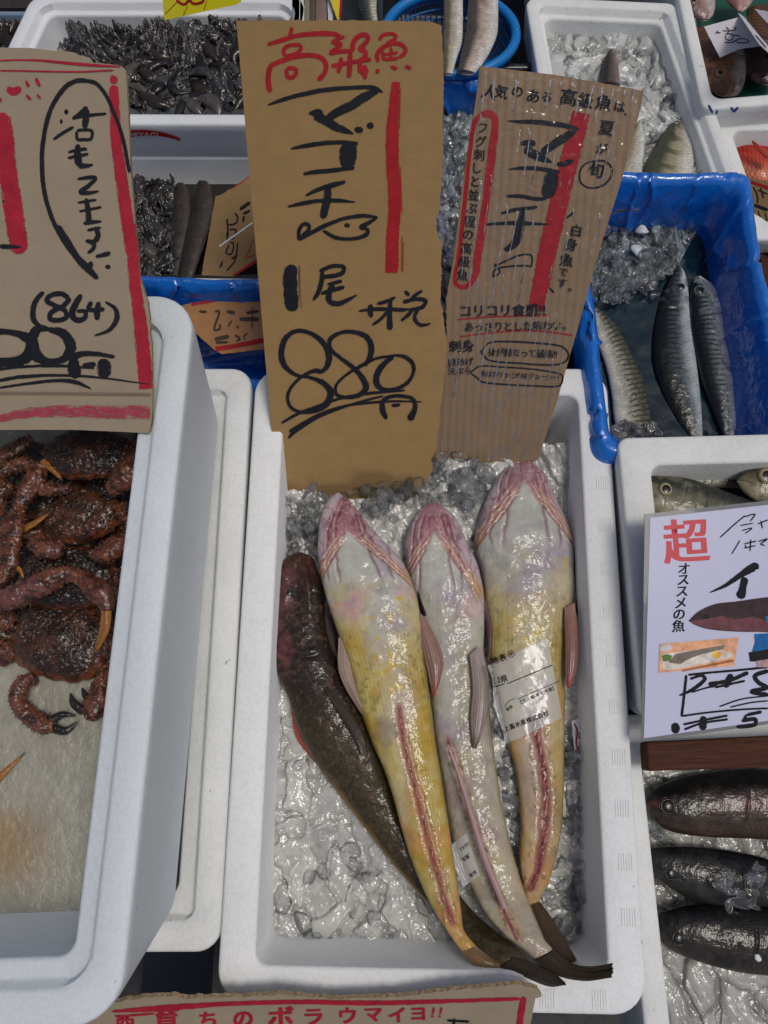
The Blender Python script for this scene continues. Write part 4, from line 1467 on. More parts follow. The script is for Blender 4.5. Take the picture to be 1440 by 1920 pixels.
PL1 = Plane((520, 935, -0.050), (810, 935, -0.050), (636, 40, 0.24))
s1 = board(PL1, [(443, 38), (640, 38), (806, 40), (828, 48), (832, 130), (830, 300), (824, 395), (818, 410), (820, 440), (829, 455), (826, 560), (838, 640), (834, 700), (824, 790), (818, 838), (808, 862), (812, 876), (800, 905), (788, 918), (778, 933), (640, 935), (520, 937)],
           0.0035, 'price_sign', [MAT_CARD1, MAT_CARDEDGE], 'tall brown cardboard price sign reading 880 yen, standing at the head of the middle box', 'sign',
           'handwritten cardboard price signs', amp=1.3, edges=(0, 1, 3, 4, 5, 6, 7, 8, 9, 10, 11, 12, 13, 14, 15, 16, 17, 18), seed=4)
o2, k2 = (430, 20), 420 / 1440
RED1 = [
    [26, (402, 105), (396, 140), (388, 172)],
    [(245, 218, 26), (320, 195, 30), (440, 160, 30), (560, 148, 32), (660, 148, 34), (715, 160, 18)],
    [26, (355, 295), (350, 250), (385, 225), (450, 222), (462, 245), (420, 280), (362, 292)],
    [36, (262, 525), (250, 450), (256, 385), (270, 345)],
    [32, (262, 352), (350, 318), (450, 292), (540, 288), (605, 315), (622, 370), (600, 420), (568, 446)],
    [28, (366, 372), (372, 418), (392, 432), (424, 415), (430, 380), (400, 368), (368, 374)],
    [26, (742, 165), (690, 185), (655, 210)], [30, (668, 212), (716, 216), (690, 245), (642, 272)], [28, (640, 278), (720, 262), (800, 262)],
    [28, (655, 355), (720, 345), (800, 330), (912, 312)], [30, (722, 300), (712, 350), (700, 400)], [34, (778, 275), (775, 350), (768, 430)],
    [32, (790, 262), (800, 200), (840, 160), (880, 158), (890, 185), (860, 225), (840, 245), (870, 260), (875, 290), (842, 330), (842, 400)],
    [34, (868, 350), (872, 395), (870, 440)], [30, (842, 405), (895, 385)],
    [24, (962, 190), (985, 160), (1040, 148), (1072, 162), (1060, 185), (1010, 212)],
    [28, (958, 330), (950, 285), (975, 245), (1040, 215), (1100, 215), (1132, 245), (1125, 275), (1090, 302)],
    [24, (985, 258), (990, 320)], [18, (990, 285), (1085, 268)], [22, (995, 315), (1088, 305)], [20, (1040, 232), (1042, 312)],
    [34, (945, 378), (962, 398)], [24, (1035, 360), (1080, 374)], [28, (1130, 355), (1170, 372)],
]
strokes(PL1, RED1, 'red_lettering', MAT_RED, s1, o2, k2)
strokes(PL1, [[(1071, 458, 54), (1060, 600, 66), (1048, 800, 82), (1052, 1000, 84), (1062, 1150, 84), (1062, 1300, 80), (1050, 1450, 82), (1046, 1684, 84)],
              [5, (1100, 500), (1094, 760)], [6, (1110, 1450), (1108, 1676)], [5, (1119, 1490), (1117, 1674)], [4, (1100, 1000), (1112, 1300)]], 'red_bar', MAT_RED, s1, o2, k2, caps=False)
BLK1 = [
    [(246, 608, 8), (320, 580, 24), (440, 545, 28), (600, 512, 30), (760, 496, 26), (880, 492, 26), (940, 500, 30), (988, 526, 8)],
    [(960, 512, 30), (880, 550, 58), (790, 605, 62), (700, 650, 55), (630, 690, 46)],
    [(512, 660, 18), (560, 655, 44), (602, 655, 44)],
    [(545, 672, 50), (620, 706, 60), (680, 742, 56), (740, 768, 40), (800, 792, 8)],
    [44, (806, 762), (860, 768)], [44, (884, 740), (928, 738)],
    [(396, 888, 12), (470, 872, 26), (600, 852, 28), (720, 846, 26), (828, 856, 26)],
    [(768, 846, 108), (764, 930, 112), (752, 1012, 96)], [3, (800, 870), (806, 960), (802, 1000)], [3, (812, 880), (816, 950)],
    [(476, 1050, 18), (560, 1036, 28), (680, 1024, 28), (806, 1008, 24)],
    [(490, 1188, 14), (570, 1150, 28), (660, 1122, 34), (748, 1098, 20)],
    [(376, 1260, 14), (470, 1238, 26), (580, 1222, 26), (700, 1220, 26), (810, 1230, 8)],
    [(636, 1118, 36), (632, 1180, 50), (622, 1250, 54), (600, 1334, 44)],
    [26, (448, 1475), (450, 1410), (478, 1372), (510, 1378), (512, 1405), (480, 1440), (450, 1470)],
    [(450, 1474, 16), (540, 1420, 28), (640, 1370, 26), (760, 1330, 24), (860, 1318, 26), (956, 1328, 14)],
    [(952, 1330, 14), (880, 1372, 28), (845, 1392, 28), (885, 1404, 26), (888, 1430, 30), (840, 1458, 26), (760, 1466, 22), (680, 1456, 24), (602, 1412, 18)],
    [28, (740, 1376), (776, 1382)],
]
strokes(PL1, BLK1, 'black_lettering', MAT_BRUSH, s1, o2, k2)
o3 = (430, 450)
BLK1b = [
    [(402, 158, 84), (392, 240, 92), (394, 340, 92), (410, 455, 92)],
    [3, (452, 160), (456, 300), (462, 440)], [3, (446, 170), (450, 380)],
    [(580, 200, 26), (660, 168, 26), (738, 172, 26), (720, 215, 30), (600, 238, 26)],
    [(600, 180, 26), (592, 270, 32), (570, 340, 32), (538, 388, 14)],
    [(630, 285, 18), (725, 262, 26)], [(590, 345, 22), (660, 322, 30), (742, 300, 22)],
    [(668, 280, 34), (640, 350, 40), (648, 395, 36), (700, 408, 32), (760, 385, 26), (824, 350, 8)],
    [(832, 455, 14), (930, 444, 24), (1040, 444, 24), (1110, 448, 24), (1166, 442, 8)],
    [34, (912, 412), (906, 460), (918, 494)], [(1070, 366, 16), (1000, 396, 24), (950, 408, 18)], [(1040, 372, 26), (1030, 460, 34), (1034, 576, 42)],
    [(1018, 460, 24), (970, 510, 22), (920, 545, 18)], [(1128, 326, 22), (1158, 356, 26)], [(1242, 324, 18), (1200, 350, 24), (1170, 380, 26)],
    [26, (1116, 398), (1200, 378), (1262, 390), (1240, 430), (1160, 448)], [(1180, 440, 26), (1150, 480, 26), (1104, 518, 16)],
    [(1214, 440, 26), (1190, 495, 26), (1220, 540, 24), (1260, 544, 20), (1296, 534, 8)],
    [(600, 850, 34), (555, 838, 30), (480, 868, 22), (410, 930, 20), (376, 1000, 24), (394, 1070, 22), (460, 1104, 22), (545, 1098, 28), (625, 1050, 44), (652, 975, 44), (600, 915, 34), (520, 882, 22), (430, 866, 24), (360, 810, 36), (334, 740, 40), (352, 650, 38), (400, 595, 30), (460, 582, 26), (540, 606, 28), (610, 668, 38), (642, 740, 42), (628, 810, 36), (590, 852, 26)],
    [(868, 808, 26), (905, 750, 36), (912, 680, 40), (880, 620, 36), (800, 590, 28), (710, 596, 26), (648, 640, 30), (652, 700, 28), (720, 760, 24), (800, 822, 30), (860, 890, 38), (878, 950, 42), (840, 992, 34), (760, 1010, 24), (690, 990, 24), (688, 930, 20), (760, 860, 18), (850, 805, 24), (950, 758, 18), (1060, 745, 18)],
    [(1056, 750, 26), (1000, 790, 36), (955, 850, 42), (948, 920, 42), (985, 958, 32), (1060, 958, 26), (1140, 920, 26), (1180, 860, 22), (1182, 800, 26), (1140, 755, 28), (1080, 740, 18), (1020, 745, 12)],
    [(336, 1174, 14), (440, 1116, 22), (560, 1070, 18), (700, 1020, 18), (850, 990, 20), (1000, 974, 18), (1132, 964, 12)],
    [(386, 1232, 24), (480, 1176, 26), (600, 1112, 22), (750, 1064, 18), (900, 1044, 18), (1060, 1034, 14), (1238, 1038, 8)],
    [(380, 1272, 16), (430, 1222, 28), (560, 1140, 24), (700, 1084, 18), (850, 1036, 16), (990, 1000, 14)],
    [(1012, 1150, 26), (986, 1090, 38), (990, 1030, 30), (1040, 1004, 26), (1120, 1002, 24), (1182, 1022, 26), (1194, 1080, 34), (1158, 1156, 52)],
    [(1042, 1062, 22), (1100, 1056, 22)],
]
strokes(PL1, BLK1b, 'price_lettering', MAT_BRUSH, s1, o3, k2)

# ---- second sign, in clear plastic
PL2 = Plane((815, 872, -0.042), (1008, 872, -0.042), (1050, 140, 0.207))
MAT_WRAP = mat('shrink_wrapped_cardboard', lin(130, 105, 74), 0.35, coat=1.0, coat_rough=0.08, vary=(60, 0.10, (1, 1, 1)),
               bump=[('uvwave', 38, 0.35, 0.0012), ('noise', 35, 0.35, 0.004), ('noise', 160, 0.25, 0.001)])
s2 = board(PL2, [(900, 124), (1040, 140), (1207, 170), (1204, 190), (1165, 340), (1128, 455), (1085, 610), (1048, 740), (1009, 862), (930, 872), (860, 858), (808, 862), (816, 780), (826, 700), (838, 640), (836, 560), (845, 520), (870, 330), (892, 190)],
           0.004, 'price_sign', [MAT_WRAP, MAT_CARDEDGE], 'tilted cardboard sign wrapped in clear plastic, covered with small handwriting, behind the 880 yen sign', 'sign',
           'handwritten cardboard price signs', amp=1.2, edges=(10, 11, 12, 13, 14, 15), seed=9)
o4 = (800, 100)
strokes(PL2, [[(995, 382, 118), (960, 520, 116), (900, 760, 118), (830, 1050, 120), (770, 1300, 118), (758, 1371, 114), (700, 1650, 100)],
              [(200, 1371, 30), (225, 1150, 28), (250, 900, 26), (280, 620, 26), (310, 440, 30), (360, 395, 38), (410, 390, 50), (440, 430, 44), (425, 600, 56), (405, 760, 52), (375, 1000, 50), (345, 1200, 52), (318, 1371, 50), (318, 1405, 46), (285, 1475, 36), (230, 1503, 28), (185, 1475, 26), (185, 1405, 24), (205, 1340, 26)]],
        'red_bar', MAT_RED, s2, o4, k2, caps=False)
BLK2 = [
    [(518, 434, 8), (600, 440, 24), (700, 442, 32), (800, 452, 34), (900, 468, 34), (978, 490, 30)],
    [(960, 490, 36), (890, 540, 56), (810, 590, 58), (740, 640, 50)], [(600, 580, 24), (660, 575, 44), (700, 585, 40)],
    [(630, 610, 56), (690, 650, 60), (750, 675, 50), (806, 702, 8)], [(836, 715, 30), (890, 708, 44), (944, 688, 20)],
    [(524, 746, 8), (610, 738, 24), (720, 742, 28), (855, 765, 28)], [(805, 760, 95), (795, 850, 95), (765, 930, 90)], [(512, 918, 16), (600, 918, 26), (700, 935, 26), (770, 935, 20)],
    [(476, 1030, 14), (560, 1008, 26), (712, 988, 18)], [(384, 1100, 14), (500, 1092, 24), (640, 1092, 26), (790, 1100, 8)], [(620, 1010, 40), (600, 1110, 52), (580, 1200, 54), (520, 1256, 40), (495, 1252, 14)],
    [12, (430, 1370), (520, 1330), (590, 1300), (670, 1298), (672, 1370), (655, 1365), (520, 1370), (440, 1390), (430, 1435), (470, 1405), (435, 1350)],
    [12, (1085, 690), (1020, 710), (985, 760), (990, 830), (1050, 865), (1130, 850), (1180, 800), (1190, 740), (1150, 695), (1085, 690)],
    [12, (350, 1917), (400, 1862), (500, 1852), (700, 1862), (860, 1882), (912, 1932), (890, 1982), (800, 2002), (600, 1992), (400, 1972), (360, 1932), (345, 1912)],
    [11, (280, 2052), (340, 2012), (500, 2017), (700, 2032), (860, 2062), (875, 2092), (850, 2137), (700, 2137), (500, 2127), (360, 2112), (320, 2082), (284, 2056)],
    [(895, 1060, 10), (950, 1020, 18)], [(785, 1502, 10), (818, 1540, 14)],
]
strokes(PL2, BLK2, 'black_lettering', MAT_BRUSH, s2, o4, k2)
strokes(PL2, [[10, (195, 1712), (400, 1694), (640, 1687), (780, 1684)], [10, (215, 1820), (400, 1797), (600, 1782), (800, 1792), (940, 1812)]], 'red_underline', MAT_RED, s2, o4, k2)
TM = Mesh()
for ch, x, y, sz, an in (('人', 918, 172, 30, 15), ('気', 940, 172, 27, 12), ('の', 970, 172, 24, 10), ('あ', 1000, 180, 28, 10), ('る', 1025, 182, 22, 10),
                         ('高', 1066, 182, 34, 8), ('級', 1098, 188, 30, 10), ('魚', 1132, 192, 31, 12), ('は', 1162, 200, 23, 12), ('、', 1172, 214, 16, 12)):
    text(PL2, TM, ch, x, y, sz, an, bold=0.03, center=True)
for i, ch in enumerate('フグ刺しと並ぶ程の高級魚'):
    t_ = i / 11
    text(PL2, TM, ch, 905 - 38 * t_, 240 + 275 * t_, 23, 5, bold=0.025, center=True, sx=0.95)
for ch, x, y, sz in (('夏', 1137, 240, 30), ('が', 1128, 278, 22), ('旬', 1118, 318, 30), ('白', 1080, 432, 24), ('身', 1070, 458, 26), ('魚', 1062, 487, 26), ('で', 1056, 510, 18), ('す', 1054, 530, 19), ('。', 1068, 543, 20)):
    text(PL2, TM, ch, x, y, sz, 8, bold=0.03, center=True)
text(PL2, TM, 'コリコリ食感!!', 860, 592, 25, -1, bold=0.03)
text(PL2, TM, 'あっさりとした味わい。', 870, 620, 20, -1, bold=0.02, sx=.92)
text(PL2, TM, '刺身', 842, 658, 24, -2, bold=0.03)
text(PL2, TM, '唐あげ', 840, 684, 16, -2, bold=0.025)
text(PL2, TM, '天ぷら', 840, 701, 15, -2, bold=0.025)
text(PL2, TM, '身が締まって最高!!', 914, 665, 17, 2, bold=0.03, sx=.9)
text(PL2, TM, '外はカリッと!中はジューシー!', 900, 704, 13, 3, bold=0.03, sx=.84)
TM.build('small_lettering', MAT_INK, s2)

# the loose wrinkled film over the second sign
MAT_WRAPFILM = bpy.data.materials.new('wrinkled_film')
MAT_WRAPFILM.use_nodes = True
t_ = MAT_WRAPFILM.node_tree
t_.nodes.clear()
_o = t_.nodes.new('ShaderNodeOutputMaterial')
_tr = t_.nodes.new('ShaderNodeBsdfTransparent')
_gl = t_.nodes.new('ShaderNodeBsdfAnisotropic'); _gl.inputs['Roughness'].default_value = 0.09
_fr = t_.nodes.new('ShaderNodeFresnel'); _fr.inputs['IOR'].default_value = 1.45
_mx = t_.nodes.new('ShaderNodeMixShader')
t_.links.new(_fr.outputs[0], _mx.inputs[0]); t_.links.new(_tr.outputs[0], _mx.inputs[1]); t_.links.new(_gl.outputs[0], _mx.inputs[2])
t_.links.new(_mx.outputs[0], _o.inputs[0])
FW = Mesh()
nu_, nv_ = 150, 420
qd = np.array([(902, 128), (1203, 172), (1008, 858), (822, 862)], float)
u, v = np.meshgrid(np.linspace(0, 1, nv_), np.linspace(0, 1, nu_), indexing='ij')
XY = (qd[0] * (1 - v)[..., None] + qd[1] * v[..., None]) * (1 - u)[..., None] + (qd[3] * (1 - v)[..., None] + qd[2] * v[..., None]) * u[..., None]
ridge_ = np.exp(-((((v * 15 + 0.5 * fbm(np.stack([u * 5, v * 9, 0 * u], -1), 2, 5)) % 1.0) - 0.5) / 0.13) ** 2)
nzf = fbm(np.stack([u * 60, v * 26, 0 * u], -1), 3, 8)
hgt = 0.0016 + 0.0024 * ridge_ * ss(0.45, 0.62, fbm(np.stack([u * 16, v * 12, 0 * u + 2], -1), 2, 3)) + 0.0016 * nzf + 0.003 * fbm(np.stack([u * 7, v * 3, 0 * u + 4], -1), 2, 4)
FW.add(PL2.at(XY[..., 0], XY[..., 1], hgt), gridf(nv_, nu_))
FW.build('plastic_wrap', MAT_WRAPFILM, s2)

# ---- left sign on the crab box
PL3 = Plane((0, 800, 0.176), (280, 800, 0.176), (120, 105, 0.30))
s3 = board(PL3, [(-260, 84), (-60, 88), (60, 90), (105, 96), (112, 90), (122, 96), (138, 98), (150, 104), (168, 108), (176, 118), (205, 120), (228, 124), (236, 132), (240, 200), (246, 330), (254, 430), (262, 520), (270, 545), (276, 562), (284, 640), (286, 732), (284, 790), (280, 812), (140, 806), (-260, 806)],
           0.004, 'price_sign', [MAT_CARDGREY, MAT_CARDEDGE], 'wide grey brown cardboard sign with a big oval of writing, leaning over the crab box', 'sign',
           'handwritten cardboard price signs', amp=1.4, edges=(3, 4, 5, 6, 7, 8, 9, 10, 11, 16, 17, 18), seed=12)
k1 = 1 / 3
MAT_RED2 = ink('crimson_marker', lin(152, 34, 50), 0.62, 0.6, 0.25)
MAT_PINK = ink('faded_red_marker', lin(156, 60, 76), 0.52, 0.7, 0.25)
strokes(PL3, [[(628, 425, 30), (650, 470, 60)], [(640, 480, 58), (645, 600, 58), (652, 760, 62), (668, 900, 66), (690, 1050, 70), (712, 1200, 72), (745, 1440, 74)],
              [(10, 635, 100), (30, 800, 105), (50, 1000, 105), (80, 1200, 110), (112, 1428, 104)],
              [(0, 342, 10), (120, 338, 10), (240, 342, 14), (400, 358, 18), (560, 370, 16), (680, 376, 8)], [10, (0, 398), (150, 400), (300, 404), (480, 404), (640, 396)],
              [(45, 490, 34), (62, 512, 44), (85, 515, 46), (118, 492, 34)], [(145, 452, 12), (162, 490, 24)], [(202, 440, 22), (226, 488, 18)], [(148, 536, 16), (176, 562, 20)], [(208, 532, 12), (230, 556, 16)], [28, (-6, 562), (12, 566)]],
        'red_lettering', MAT_RED2, s3, (0, 0), k1)
k8 = 520 / 1440
o8 = (0, 420)
strokes(PL3, [[(672, 0, 62), (690, 150, 62), (700, 300, 62), (722, 450, 66), (738, 600, 74), (752, 750, 76), (760, 856, 70)]], 'red_bar', MAT_RED2, s3, o8, k8, caps=False)
strokes(PL3, [[(-200, 1030, 40), (0, 1010, 44), (120, 985, 56), (300, 972, 66), (500, 975, 70), (780, 978, 74)]], 'red_band', MAT_PINK, s3, o8, k8, caps=False)
strokes(PL3, [
    [30, (362, 630), (386, 630)], [32, (338, 684), (354, 684)], [(300, 786, 14), (350, 752, 20), (416, 714, 16)],
    [(492, 602, 26), (450, 645, 30), (408, 670, 18)], [(420, 662, 18), (500, 650, 20), (600, 640, 14)], [(488, 610, 34), (484, 670, 38), (478, 722, 34)],
    [18, (432, 736), (470, 732), (518, 738), (512, 782), (470, 786), (438, 784), (432, 740)],
    [(440, 812, 26), (438, 870, 40), (446, 935, 44)], [(385, 858, 14), (430, 846, 20), (492, 838, 18)], [(382, 890, 14), (440, 878, 20), (500, 866, 14)], [(440, 930, 36), (480, 935, 28), (526, 926, 10)],
    [(436, 1008, 14), (490, 1000, 22), (540, 1002, 22), (500, 1045, 24), (455, 1080, 26), (500, 1086, 24), (558, 1076, 10)],
    [(438, 1142, 12), (490, 1132, 16), (545, 1124, 12)], [(446, 1190, 12), (510, 1178, 16), (574, 1164, 14)], [(486, 1116, 26), (496, 1180, 32), (502, 1258, 36)], [(470, 1258, 18), (520, 1250, 24), (574, 1246, 10)],
    [(492, 1296, 14), (530, 1288, 18), (570, 1280, 16)], [(540, 1276, 28), (552, 1330, 32), (530, 1360, 26), (488, 1354, 18), (530, 1374, 24), (525, 1400, 24), (494, 1424, 14)],
    [26, (495, 455), (430, 456), (370, 490), (300, 590), (262, 700), (240, 840), (240, 980), (256, 1100), (300, 1240), (370, 1370), (440, 1460)],
    [22, (490, 455), (545, 472), (600, 540), (640, 630), (675, 720), (702, 820), (722, 930), (732, 970)],
    [(0, 1385, 26), (60, 1388, 26), (124, 1390, 8)], [24, (16, 1130), (26, 1134)]], 'black_lettering', MAT_BRUSH, s3, (0, 0), k1)
strokes(PL3, [
    [(300, 10, 34), (350, 90, 36), (400, 170, 36), (450, 225, 40), (510, 284, 22)],
    [(498, 170, 16), (550, 158, 24), (576, 150, 22)], [22, (548, 222), (576, 222)], [(470, 195, 28), (478, 225, 20)],
    [(228, 352, 24), (188, 400, 28), (172, 460, 30), (182, 505, 28), (222, 534, 12)],
    [26, (362, 385), (320, 362), (262, 372), (244, 398), (290, 425), (340, 450), (345, 485), (300, 500), (262, 492), (268, 460), (330, 425), (368, 385)],
    [(424, 365, 26), (392, 420, 34), (376, 470, 34), (400, 498, 30), (440, 490, 26), (446, 455, 22), (400, 452, 18)],
    [24, (478, 402), (462, 440), (500, 448), (545, 440)], [(516, 404, 26), (506, 450, 32), (506, 498, 30)],
    [(548, 404, 10), (600, 440, 22), (608, 490, 28), (570, 550, 20), (492, 580, 8)],
    [(-40, 560, 40), (40, 560, 30), (110, 575, 40), (170, 620, 70), (140, 690, 60), (60, 715, 50), (-40, 720, 50)],
    [(250, 545, 24), (330, 570, 50), (370, 640, 56), (330, 700, 40), (250, 712, 34), (190, 680, 66), (165, 610, 60), (200, 545, 44), (260, 545, 20)],
    [(400, 800, 70), (385, 740, 64), (390, 690, 40), (470, 672, 28), (598, 690, 18)], [(540, 700, 74), (542, 800, 72)], [28, (430, 735), (500, 728)],
    [(-40, 760, 16), (100, 742, 14), (300, 736, 16), (492, 748, 10)], [(-40, 820, 14), (100, 795, 20), (300, 785, 14), (500, 795, 12), (780, 832, 4)], [(-40, 856, 10), (120, 832, 14), (300, 812, 18), (400, 822, 22), (474, 855, 8)],
], 'price_lettering', MAT_BRUSH, s3, o8, k8)
MG = mat('crease', lin(120, 108, 92), 0.9)
strokes(PL3, [[3, (-100, 735), (100, 736), (284, 738)], [2.0, (-100, 738.5), (100, 739.5), (284, 741.5)]], 'crease', MG, s3, (0, 0), 1)

# ---- bottom sign
PL4 = Plane((300, 1870, 0.026), (980, 1856, 0.026), (600, 1990, -0.02))
s4 = board(PL4, [(140, 1905), (215, 1880), (272, 1870), (330, 1868), (345, 1872), (460, 1870), (520, 1865), (640, 1874), (760, 1868), (850, 1856), (975, 1846), (992, 1850), (1008, 1855), (1016, 1868), (1004, 1872), (992, 1935), (980, 2100), (100, 2100)],
           0.004, 'price_sign', [MAT_CARDGREY, MAT_CARDEDGE], 'grey brown cardboard sign with red lettering, cut off by the bottom of the picture', 'sign',
           'handwritten cardboard price signs', amp=1.6, edges=(0, 1, 2, 3, 4, 5, 6, 7, 8, 9, 10, 11, 12, 13), seed=22)
strokes(PL4, [[(210, 1896, 5), (300, 1890, 12), (420, 1882, 9), (560, 1878, 9), (700, 1880, 10), (850, 1876, 8), (975, 1872, 7)], [13, (982, 1868), (974, 1920), (965, 1990)],
              [(220, 1908, 5), (250, 1903, 5), (290, 1900, 4)]], 'red_border', MAT_RED2, s4)
TM = Mesh()
for ch, x, y, sz in (('西', 235, 1917, 34), ('育', 312, 1908, 44), ('ち', 390, 1911, 34), ('の', 456, 1910, 36), ('ボ', 527, 1906, 44), ('ラ', 588, 1906, 36), ('ウ', 652, 1903, 34), ('マ', 700, 1902, 32), ('イ', 744, 1902, 32), ('ヨ', 784, 1900, 30)):
    text(PL4, TM, ch, x, y, sz, -2, bold=0.06, center=True, sx=1.15)
for x in (812, 826):
    text(PL4, TM, '!', x, 1897, 26, 12, bold=0.04, center=True)
TM.build('red_lettering', MAT_RED2, s4)
strokes(PL4, [[4, (838, 1912), (880, 1914)], [4, (826, 1922), (890, 1921)], [5, (852, 1908), (850, 1930)]], 'black_lettering', MAT_INK, s4)

# ================================================================== RIGHT: white poster, board, boxes
box3, _ = styro_box('foam_box', 'white foam box of small silver fish behind the laminated poster', [(1158, 820), (1700, 806), (1760, 1340), (1207, 1350)], 0.02, 0.13, rw=0.032, rad=0.012, m=MAT_STYRO2, floor=-0.09)
box4, _ = styro_box('foam_box', 'foam box with three black fish at the lower right corner', [(1150, 1340), (1800, 1330), (1900, 2080), (1225, 2090)], -0.035, 0.13, rw=0.024, rad=0.012, m=MAT_STYRO2, floor=-0.14)
PL5 = Plane((1205, 1385, 0.026), (1440, 1352, 0.026), (1212, 965, 0.062))
MAT_PAPER = mat('laminated_paper', lin(186, 188, 212), 0.6, spec=0.1, coat=0.12, coat_rough=0.2, bump=[('noise', 14, 0.15, 0.004)], vary=(10, 0.03, (1, 1, 1)))
MAT_LAM = mat('laminate_edge', lin(104, 106, 110), 0.5, coat=0.2, alpha=0.8)
s5 = board(PL5, [(1209, 964), (1560, 925), (1570, 1340), (1202, 1391), (1203, 1380)], 0.0012, 'fish_poster', MAT_LAM, 'laminated white poster with a red character and a printed fish, right edge of the picture', 'sign', amp=0.3, edges=())
M_ = Mesh()
patch(PL5, [(1219, 971), (1555, 934), (1562, 1334), (1207, 1384)], M_)
M_.build('paper', MAT_PAPER, s5, smooth=False)
RM = Mesh()
text(PL5, RM, '超', 1286, 1014, 88, -4, bold=0.035, center=True, sx=1.0)
RM.build('red_lettering', mat('print_red', lin(190, 48, 62), 0.5), s5)
TM = Mesh()
for i, ch in enumerate('オススメの魚'):
    text(PL5, TM, ch, 1282 - 2.3 * i, 1066 + 21.5 * i, 24, -4, bold=0.035, center=True, shear=0.12, sx=1.05)
TM.build('black_lettering', MAT_INK, s5)
o5, k5 = (1140, 820), 300 / 960
strokes(PL5, [[8, (670, 602), (760, 520), (820, 470)], [8, (815, 478), (880, 462), (850, 505)], [7, (790, 530), (870, 515)], [7, (800, 560), (862, 545), (820, 578)],
              [8, (895, 520), (960, 495)], [8, (915, 500), (925, 548)], [7, (740, 702), (790, 618)], [8, (815, 640), (890, 622)], [7, (812, 665), (885, 650)], [8, (855, 612), (850, 684)], [7, (820, 645), (830, 668)], [8, (900, 625), (955, 610), (915, 640), (940, 650)]],
        'handwriting', MAT_INK, s5, o5, k5)
strokes(PL5, [[(608, 932, 6), (700, 890, 22), (790, 830, 34), (880, 775, 50), (900, 790, 20)], [(820, 840, 50), (808, 900, 44), (790, 968, 64)]], 'large_lettering', MAT_INK, s5, o5, k5)
strokes(PL5, [[14, (478, 1425), (600, 1412), (760, 1398), (960, 1378)], [16, (468, 1425), (455, 1550), (440, 1675)], [12, (438, 1672), (600, 1650), (800, 1632), (960, 1625)],
              [(490, 1450, 14), (560, 1428, 20), (580, 1450, 22), (510, 1510, 22), (425, 1550, 10)], [10, (500, 1530), (600, 1500), (700, 1490)],
              [24, (600, 1480), (720, 1460), (840, 1410)], [40, (740, 1420), (700, 1500)], [14, (640, 1500), (820, 1460)], [10, (590, 1500), (690, 1470)],
              [26, (960, 1400), (880, 1430), (900, 1470), (950, 1500), (860, 1525), (960, 1545)], [9, (665, 1615), (800, 1570), (960, 1550)], [9, (730, 1618), (860, 1590), (960, 1580)],
              [50, (402, 1712), (404, 1776)], [14, (450, 1722), (600, 1690), (716, 1668)], [44, (572, 1672), (566, 1756)], [14, (455, 1752), (560, 1715), (718, 1690)], [16, (830, 1662), (810, 1700)], [20, (830, 1665), (920, 1645)], [24, (800, 1700), (880, 1690), (880, 1722), (770, 1738)]],
        'price_lettering', MAT_INK, s5, o5, k5)
PM = Mesh()
sm = lambda pts: [tuple(q) for q in spline([(a_, b_, 0) for a_, b_ in pts], 80)[:, :2]]
z5 = lambda pts: [(x * k5 + o5[0], y * k5 + o5[1]) for x, y in pts]
patch(PL5, z5([(308, 1240), (780, 1200), (755, 1370), (302, 1412)]), PM, lin(214, 160, 124))
patch(PL5, z5([(318, 1300), (640, 1262), (745, 1300), (740, 1320), (420, 1390), (330, 1395)]), PM, lin(206, 198, 190))
patch(PL5, z5([(360, 1350), (400, 1300), (500, 1280), (640, 1255), (700, 1245), (690, 1270), (560, 1300), (480, 1330), (430, 1360)]), PM, lin(120, 108, 100))
patch(PL5, z5([(318, 1310), (350, 1300), (385, 1310), (370, 1340), (330, 1345)]), PM, lin(92, 122, 62))
patch(PL5, z5([(622, 1300), (640, 1282), (670, 1284), (682, 1305), (660, 1325), (630, 1322)]), PM, lin(232, 178, 60))
patch(PL5, z5([(440, 1395), (750, 1330), (752, 1345), (450, 1405)]), PM, lin(160, 100, 60))
patch(PL5, z5([(305, 1250), (370, 1240), (390, 1262), (350, 1285), (306, 1280)]), PM, lin(190, 188, 190))
patch(PL5, z5(sm([(482, 1100), (540, 1045), (640, 1000), (760, 985), (960, 958), (1100, 950), (1100, 1190), (960, 1170), (760, 1165), (600, 1150), (520, 1125), (484, 1102)])), PM, lin(58, 44, 48))
patch(PL5, z5([(486, 1104), (600, 1088), (680, 1070), (760, 1092), (860, 1076), (960, 1100), (960, 1166), (860, 1164), (760, 1160), (600, 1146), (522, 1122)]), PM, lin(104, 64, 70))
patch(PL5, z5([(560, 1072), (580, 1058), (606, 1066), (608, 1084), (585, 1092), (564, 1086)]), PM, lin(30, 34, 36))
patch(PL5, z5([(940, 1075), (1000, 1060), (1000, 1115), (950, 1110)]), PM, lin(26, 110, 178))
patch(PL5, z5([(876, 1180), (1000, 1172), (1000, 1280), (862, 1285), (880, 1230)]), PM, lin(26, 96, 160))
patch(PL5, z5([(842, 1290), (1000, 1262), (1000, 1340), (850, 1345)]), PM, lin(26, 28, 32))
patch(PL5, z5([(888, 1340), (1000, 1325), (1000, 1380), (892, 1378)]), PM, lin(170, 140, 142))
PM.build('printed_picture', mat('print', vcol=True, rough=0.6, spec=0.1, coat=0.1, vary=(110, 0.45, (1, 1, 1))), s5, smooth=False)

